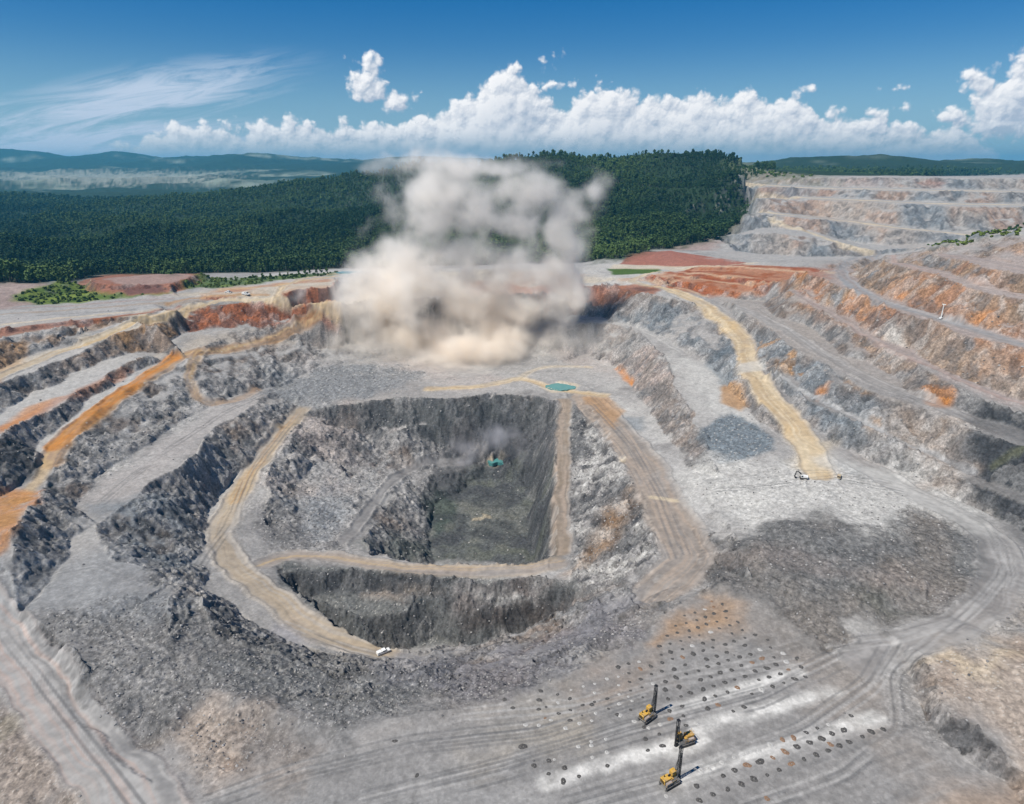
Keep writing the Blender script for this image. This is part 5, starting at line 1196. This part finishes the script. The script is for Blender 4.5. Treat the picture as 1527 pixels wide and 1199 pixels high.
for j in range(-4, 26):
    for i in range(-40, 40):
        p = o0+e1*(i-.28*0)+e2*j; p = p+np.array([random.gauss(0, .22), random.gauss(0, .22), 0])
        d = p-np.array([0, 0, CAMZ]); yc = d[1]*CP-d[2]*SP; u_ = CX+FPX*d[0]/yc; v_ = CY-FPX*(d[1]*SP+d[2]*CP)/yc
        if not inpoly(u_, v_, REG) or random.random() < .05: continue
        if any(abs(u_-a) < 20 and abs(v_-b_) < 15 for a, b_ in ((968, 1064), (1018, 1102))): continue
        far_ = v_ < 960; left_ = u_ < 985 and v_ > 1000
        k = 'p' if random.random() < (.42 if left_ else .07) else ('b' if (v_ < 930 and random.random() < .5) or random.random() < .06 else 'd')
        heap(p[0], p[1], k, (.66 if left_ else .8 if far_ else .88)*random.uniform(.8, 1.18), ('row', j)); n_h += 1
print('lattice heaps', n_h)
def crop(lst, ox, oy, k, s=1.1):
    s *= .88
    for a, b_ in lst:
        q = pz(ox+a/3, oy+b_/3, 0); heap(q[0], q[1], k, s*random.uniform(.8, 1.2), ('low', k) if ox > 900 else ('west', k))
crop([(757,806),(725,872),(673,887),(626,907),(571,925),(516,945),(349,1010),(748,925),(705,941),(655,962),(600,980),(546,1000),(435,1046),(381,1069),(321,1087),(265,1110),(204,1135),(140,1158),(80,1185),(66,1120),(557,880),(605,860),(807,902),(848,880),(900,868),(184,1073),(236,1048)], 1017, 799, 'd', 1.15)
crop([(407,992),(461,966),(292,1025),(490,1020),(665,935),(380,1175),(500,905),(450,912)], 1017, 799, 'b', 1.0)
crop([(396,935),(345,960),(290,972),(180,1015),(232,992),(655,845),(710,828),(85,1050),(120,1045),(30,1065)], 1017, 799, 'p', 1.0)
crop([(730,733),(765,770),(890,695),(882,735),(880,776),(1117,755),(1232,800),(1350,857),(1420,888),(1357,910),(925,1005),(860,1028),(995,1038),(925,1064),(1060,1075),(990,1098),(335,1072),(235,918),(1368,960),(1187,1028),(1435,940)], 510, 799, 'd', .95)
crop([(810,942)], 510, 799, 'd', 1.5)
crop([(1118,827),(1062,840),(1000,860),(935,825),(880,848),(820,845),(1115,920),(1057,942),(1120,990),(1115,937),(950,1000),(1120,1048),(1185,968),(1450,1165),(1180,910),(1280,720)], 510, 799, 'p', .8)
print('heaps', nheap, time.time()-T0)
def ordn(n):
    w1 = ['first','second','third','fourth','fifth','sixth','seventh','eighth','ninth','tenth','eleventh','twelfth','thirteenth','fourteenth','fifteenth','sixteenth','seventeenth','eighteenth','nineteenth']
    if n <= 19: return w1[n-1]
    t, r_ = divmod(n, 10); tw = {2: 'twent', 3: 'thirt', 4: 'fort', 5: 'fift'}[t]
    return tw+('ieth' if r_ == 0 else 'y-'+w1[r_-1])
NMK = {'d': 'dark cuttings ring', 'p': 'pale cuttings heap', 'b': 'brown cuttings ring'}
rowsj = sorted({t[1] for t, *_ in HL if t and t[0] == 'row'})
for t in sorted({h[0] for h in HL}, key=str):
    ms = sorted([h for h in HL if h[0] == t], key=lambda h: h[1])
    for n_, h in enumerate(ms, 1):
        if t[0] == 'row': h[4]['label'] = f"{NMK[h[3]]}, {ordn(n_)} from the west end of the {ordn(rowsj.index(t[1])+1)} main row up"
        elif t[0] == 'low': h[4]['label'] = f"{NMK[h[3]]}, {ordn(n_)} from the west of those by the lower white line"
        else: h[4]['label'] = f"{NMK[h[3]]}, {ordn(n_)} from the west on the bare bench west of the rigs"

# ---------------------------------------------------------------- ponds
def water_mat(name, c):
    m, nt, bs = new_mat(name); b = NB(nt); tc = b.N.new('ShaderNodeTexCoord'); n = b.noise(tc.outputs['Object'], .12, 4, .6)
    b.put(bs.inputs['Base Color'], b.mix(n, tuple(x*.8 for x in c)+(1,), tuple(min(1, x*1.2) for x in c)+(1,))); bs.inputs['Roughness'].default_value = .22; bs.inputs['Specular IOR Level'].default_value = .5
    bp = b.N.new('ShaderNodeBump'); bp.inputs['Strength'].default_value = .08; b.put(bp.inputs['Height'], b.noise(tc.outputs['Object'], 1.2, 3)); b.put(bs.inputs['Normal'], bp.outputs[0]); return m
M_W = water_mat('turquoise_water', (.075, .23, .215))
def pond(pts, label, dz):
    q = np.array([(lambda h: (h.x, h.y, h.z))(gp(u, v)) for u, v in densify(np.array(pts+[pts[0]], float), 3)[:-1]]); z = float(np.median(q[:, 2]))+dz; c = q[:, :2].mean(0)
    bm = bmesh.new(); n = len(q); rr = random.Random(int(abs(c[0])*10)); ph = [rr.uniform(.92, 1.08) for _ in range(n)]
    top = [bm.verts.new((c[0]+(a[0]-c[0])*k, c[1]+(a[1]-c[1])*k, z)) for a, k in zip(q, ph)]; bot = [bm.verts.new((v_.co.x, v_.co.y, z-2.5)) for v_ in top]
    bm.faces.new(top); bm.faces.new(bot[::-1])
    for i in range(n): bm.faces.new((top[i], bot[i], bot[(i+1) % n], top[(i+1) % n]))
    bmesh.ops.recalc_face_normals(bm, faces=bm.faces[:]); me = bpy.data.meshes.new('pond'); bm.to_mesh(me); bm.free(); me.materials.append(M_W)
    o = bpy.data.objects.new('pond', me); COL.objects.link(o); o['label'] = label; o['category'] = 'pond'; return o
pond([(813,577),(823,573),(838,571.5),(852,573),(860,576),(857,580),(845,583),(828,583),(818,581)], 'small turquoise pond on the bench beyond the pit beside the tan road fork', .45)
pond([(726,690),(736,685),(747,684),(754,688),(750,693),(738,696),(729,695)], 'tiny teal pool of water on the floor of the deepest pit', .5)
pond([(500,407),(512,405.6),(535,405),(552,405.3),(556,406.5),(530,408),(508,408.4)], 'pale teal settling pond on the north rim behind the dust', .3)

# ---------------------------------------------------------------- young trees along the north-west rim
tcount = {}
for i, (u, v, h) in enumerate(((488,409,8),(479,409.5,7.5),(471,410,8.5),(463,410.5,7.5),(455,411,8),(446,412,7),(430,414,6),(418,415,6.5),(404,416,6),(392,417,7),(378,418,6),(352,421,6.5),(338,424,7),(331,422,5.5),(316,425,6),(301,428,5),(285,430,5.5),(1064,243,14),(1075,242,13),(1089,244,14))):
    rr = random.Random(700+i); hh = gp(u, v)
    if hh is None: continue
    kind = 'pale-stemmed young tree' if i < 6 else 'bushy young tree'
    place = 'in the tight north rim row' if i < 6 else ('on the grassy north-west rim edge' if i < 17 else 'open on the grassy hill crest')
    tcount[place] = tcount.get(place, 0)+1
    r = empty('young_tree', (hh.x, hh.y, gz(hh.x, hh.y)-.1), 0, ordn(tcount[place])+' '+kind+' from the dust '+place, 'tree', 'young trees '+place)
    for nm, me in (('crown', crown_mesh('crown', rr, h*.3, h, h*.22, 70, h*.075, M_LEAF2 if i < 17 else M_LEAF, 5)), ('trunk', trunk_mesh('trunk', rr, h, h*.022, M_BARK, 3))):
        o = bpy.data.objects.new(nm, me); COL.objects.link(o); o.parent = r
print('objects', time.time()-T0)
# ---------------------------------------------------------------- haze
def box_mesh(name, lo, hi, mat):
    bm = bmesh.new(); bmesh.ops.create_cube(bm, size=1)
    for v in bm.verts: v.co = Vector([(lo[i]+hi[i])/2+v.co[i]*(hi[i]-lo[i]) for i in range(3)])
    me = bpy.data.meshes.new(name); bm.to_mesh(me); bm.free(); me.materials.append(mat)
    o = bpy.data.objects.new(name, me); COL.objects.link(o); return o
m = bpy.data.materials.new('haze_air'); m.use_nodes = True; nt = m.node_tree; nt.nodes.remove(nt.nodes['Principled BSDF'])
pv = nt.nodes.new('ShaderNodeVolumePrincipled'); pv.inputs['Color'].default_value = (.12, .56, .86, 1); pv.inputs['Density'].default_value = 7.0e-5; pv.inputs['Anisotropy'].default_value = .25
nt.links.new(pv.outputs[0], nt.nodes['Material Output'].inputs['Volume'])
try: m.cycles.homogeneous_volume = True
except Exception: pass
hz = box_mesh('haze', (-16800, -16800, GZ.min()-1.5), (16800, 16800, max(GZ.max()+6, 165)), m); hz['kind'] = 'stuff'

# ---------------------------------------------------------------- the blast's dust
def plume(name, blobs, voxel, dens, thr, seed, scale_, color_lo, color_hi, z0, z1, label, cat, amp=1.15, aniso=.15, soft=.5, skirt=()):
    me = bpy.data.volumes.new(name); o = bpy.data.objects.new(name, me); COL.objects.link(o)
    blobs = [(Vector(c), Vector(r)*1.35) for c, r in blobs]
    skirt = [(Vector(c), Vector(r)*1.15) for c, r in skirt]; allb = blobs+[(c, r*.8) for c, r in skirt]
    lo = [min(c[i]-r[i]*1.35 for c, r in allb) for i in range(3)]; hi = [max(c[i]+r[i]*1.35 for c, r in allb) for i in range(3)]
    lo[2] = max(lo[2], GZ.min())
    g = bpy.data.node_groups.new(name+'_field', 'GeometryNodeTree')
    g.interface.new_socket('Geometry', in_out='INPUT', socket_type='NodeSocketGeometry'); g.interface.new_socket('Geometry', in_out='OUTPUT', socket_type='NodeSocketGeometry')
    b = NB(g); go = b.N.new('NodeGroupOutput'); gi = b.N.new('NodeGroupInput')
    pos = b.N.new('GeometryNodeInputPosition').outputs[0]
    def vm(op, a, c=None):
        n = b.N.new('ShaderNodeVectorMath'); n.operation = op; b.put(n.inputs[0], a)
        if c is not None: b.put(n.inputs[1], c)
        return n.outputs['Value' if op == 'LENGTH' else 'Vector']
    wn = b.N.new('ShaderNodeTexNoise'); wn.inputs['Scale'].default_value = 1/(scale_*1.6); wn.inputs['Detail'].default_value = 2; b.put(wn.inputs['Vector'], pos)
    wp = vm('ADD', pos, vm('MULTIPLY', vm('SUBTRACT', wn.outputs['Color'], (.5, .5, .5)), (scale_*.9,)*3))
    F = None
    for c, r in blobs:
        d = vm('LENGTH', vm('DIVIDE', vm('SUBTRACT', wp, tuple(c)), tuple(r)))
        t = b.m('SUBTRACT', 1.0, d)
        F = t if F is None else b.m('SMOOTH_MAX', F, t, .18)
    off = vm('ADD', pos, (seed*13.0, 0, 0))
    n1 = b.noise(off, 1/scale_, 6, .62, .35)
    n2 = b.N.new('ShaderNodeTexVoronoi'); n2.feature = 'SMOOTH_F1'; n2.inputs['Scale'].default_value = 1/(scale_*.55); b.put(n2.inputs['Vector'], wp)
    n2.inputs['Detail'].default_value = 2.0
    f = b.m('ADD', F, b.m('MULTIPLY', b.m('SUBTRACT', n1, .5), amp*2.0))
    f = b.m('ADD', f, b.m('MULTIPLY', b.m('SUBTRACT', .45, n2.outputs['Distance']), amp*.35))
    den = b.m('POWER', b.ss(thr, thr+soft, f), 1.4)
    den = b.m('MULTIPLY', den, b.ss(-.12, .12, F))
    zz = b.N.new('ShaderNodeSeparateXYZ'); b.put(zz.inputs[0], pos); den = b.m('MULTIPLY', den, b.m('MULTIPLY', b.ss(0.0, 95.0, zz.outputs[2], 1.9, 1.0), dens)); den = b.m('ADD', den, b.m('MULTIPLY', n1, 3e-5))
    FS = None
    for c, r in skirt:
        t = b.m('SUBTRACT', 1.0, vm('LENGTH', vm('DIVIDE', vm('SUBTRACT', wp, tuple(c)), tuple(r)))); FS = t if FS is None else b.m('SMOOTH_MAX', FS, t, .2)
    if FS is not None: den = b.m('ADD', den, b.m('MULTIPLY', b.m('MULTIPLY', b.ss(0.0, .75, FS), b.ss(.3, .66, n1)), .03))
    vc = b.N.new('GeometryNodeVolumeCube'); b.put(vc.inputs['Density'], den); vc.inputs['Min'].default_value = lo; vc.inputs['Max'].default_value = hi
    for i, k in enumerate(('Resolution X', 'Resolution Y', 'Resolution Z')): vc.inputs[k].default_value = max(8, int((hi[i]-lo[i])/voxel))
    m = bpy.data.materials.new(name+'_matter'); m.use_nodes = True; nt = m.node_tree; nt.nodes.remove(nt.nodes['Principled BSDF'])
    pv = nt.nodes.new('ShaderNodeVolumePrincipled'); pv.inputs['Density'].default_value = 1.0; pv.inputs['Anisotropy'].default_value = aniso
    s = NB(nt); tc = s.N.new('ShaderNodeTexCoord'); sp = s.N.new('ShaderNodeSeparateXYZ'); s.put(sp.inputs[0], tc.outputs['Object'])
    k = s.ss(z0, z1, s.m('ADD', sp.outputs[2], s.m('MULTIPLY', s.m('SUBTRACT', s.noise(tc.outputs['Object'], .012, 1), .5), 90.0)))
    s.put(pv.inputs['Color'], s.mix(k, color_lo, color_hi))
    nt.links.new(pv.outputs[0], nt.nodes['Material Output'].inputs['Volume'])
    sm = b.N.new('GeometryNodeSetMaterial'); sm.inputs['Material'].default_value = m; b.put(sm.inputs[0], vc.outputs[0]); b.put(go.inputs[0], sm.outputs[0])
    me.materials.append(m)
    md = o.modifiers.new('field', 'NODES'); md.node_group = g
    me.render.clipping = 0.0
    o['label'] = label; o['category'] = cat; o['kind'] = 'thing'
    return o
def blobs(lst):
    r = []
    for u, v, Yd, ru, rv in lst:
        c = py(u, v, Yd); k = Yd/1000*1.02
        r.append(((float(c[0]), float(c[1]), float(c[2])), (ru*k, max(16.0, (ru+rv)/2*k*.8), rv*k)))
    return r
B1 = blobs([(690,248,600,110,16),(650,285,600,62,46),(645,330,600,60,50),(628,375,600,70,50),(600,420,600,90,48),(570,455,595,100,45),(545,490,590,95,38),(620,500,585,90,40),(690,525,570,100,26),(650,545,560,70,16),(760,500,590,70,30),
            (705,330,600,50,45),(700,385,600,60,45),(700,440,600,80,50),(735,390,600,62,45),(760,335,605,55,45),(735,290,605,55,38),(800,290,610,50,34),(850,310,615,42,32),(880,285,620,30,30),(840,360,610,45,40),(815,405,605,55,40),(840,440,600,45,40),(800,470,595,60,30),(520,430,600,40,30),(480,500,590,50,22)])
SK = blobs([(470,505,580,110,28),(600,520,575,150,30),(760,515,575,120,28),(880,500,570,80,26),(700,560,540,110,14)])
plume('dust_cloud', B1, 1.6, .066, -.1, 3, 36, (.995, .94, .86, 1), (.997, .965, .92, 1), 0, 100, 'tall billowing plume of cream blast dust rising over the north floor', 'dust cloud', amp=1.3, soft=.95, aniso=.0, skirt=SK)
B3 = blobs([(735,650,440,40,26),(700,670,440,40,18),(775,675,440,28,22),(690,690,430,30,12)])
plume('dust_wisp', B3, 1.6, .035, .12, 5, 20, (.84, .82, .84, 1), (.9, .9, .9, 1), -50, 0, 'small grey wisp of dust hanging above the deepest pit floor', 'dust wisp', soft=.9)
print('air', time.time()-T0)
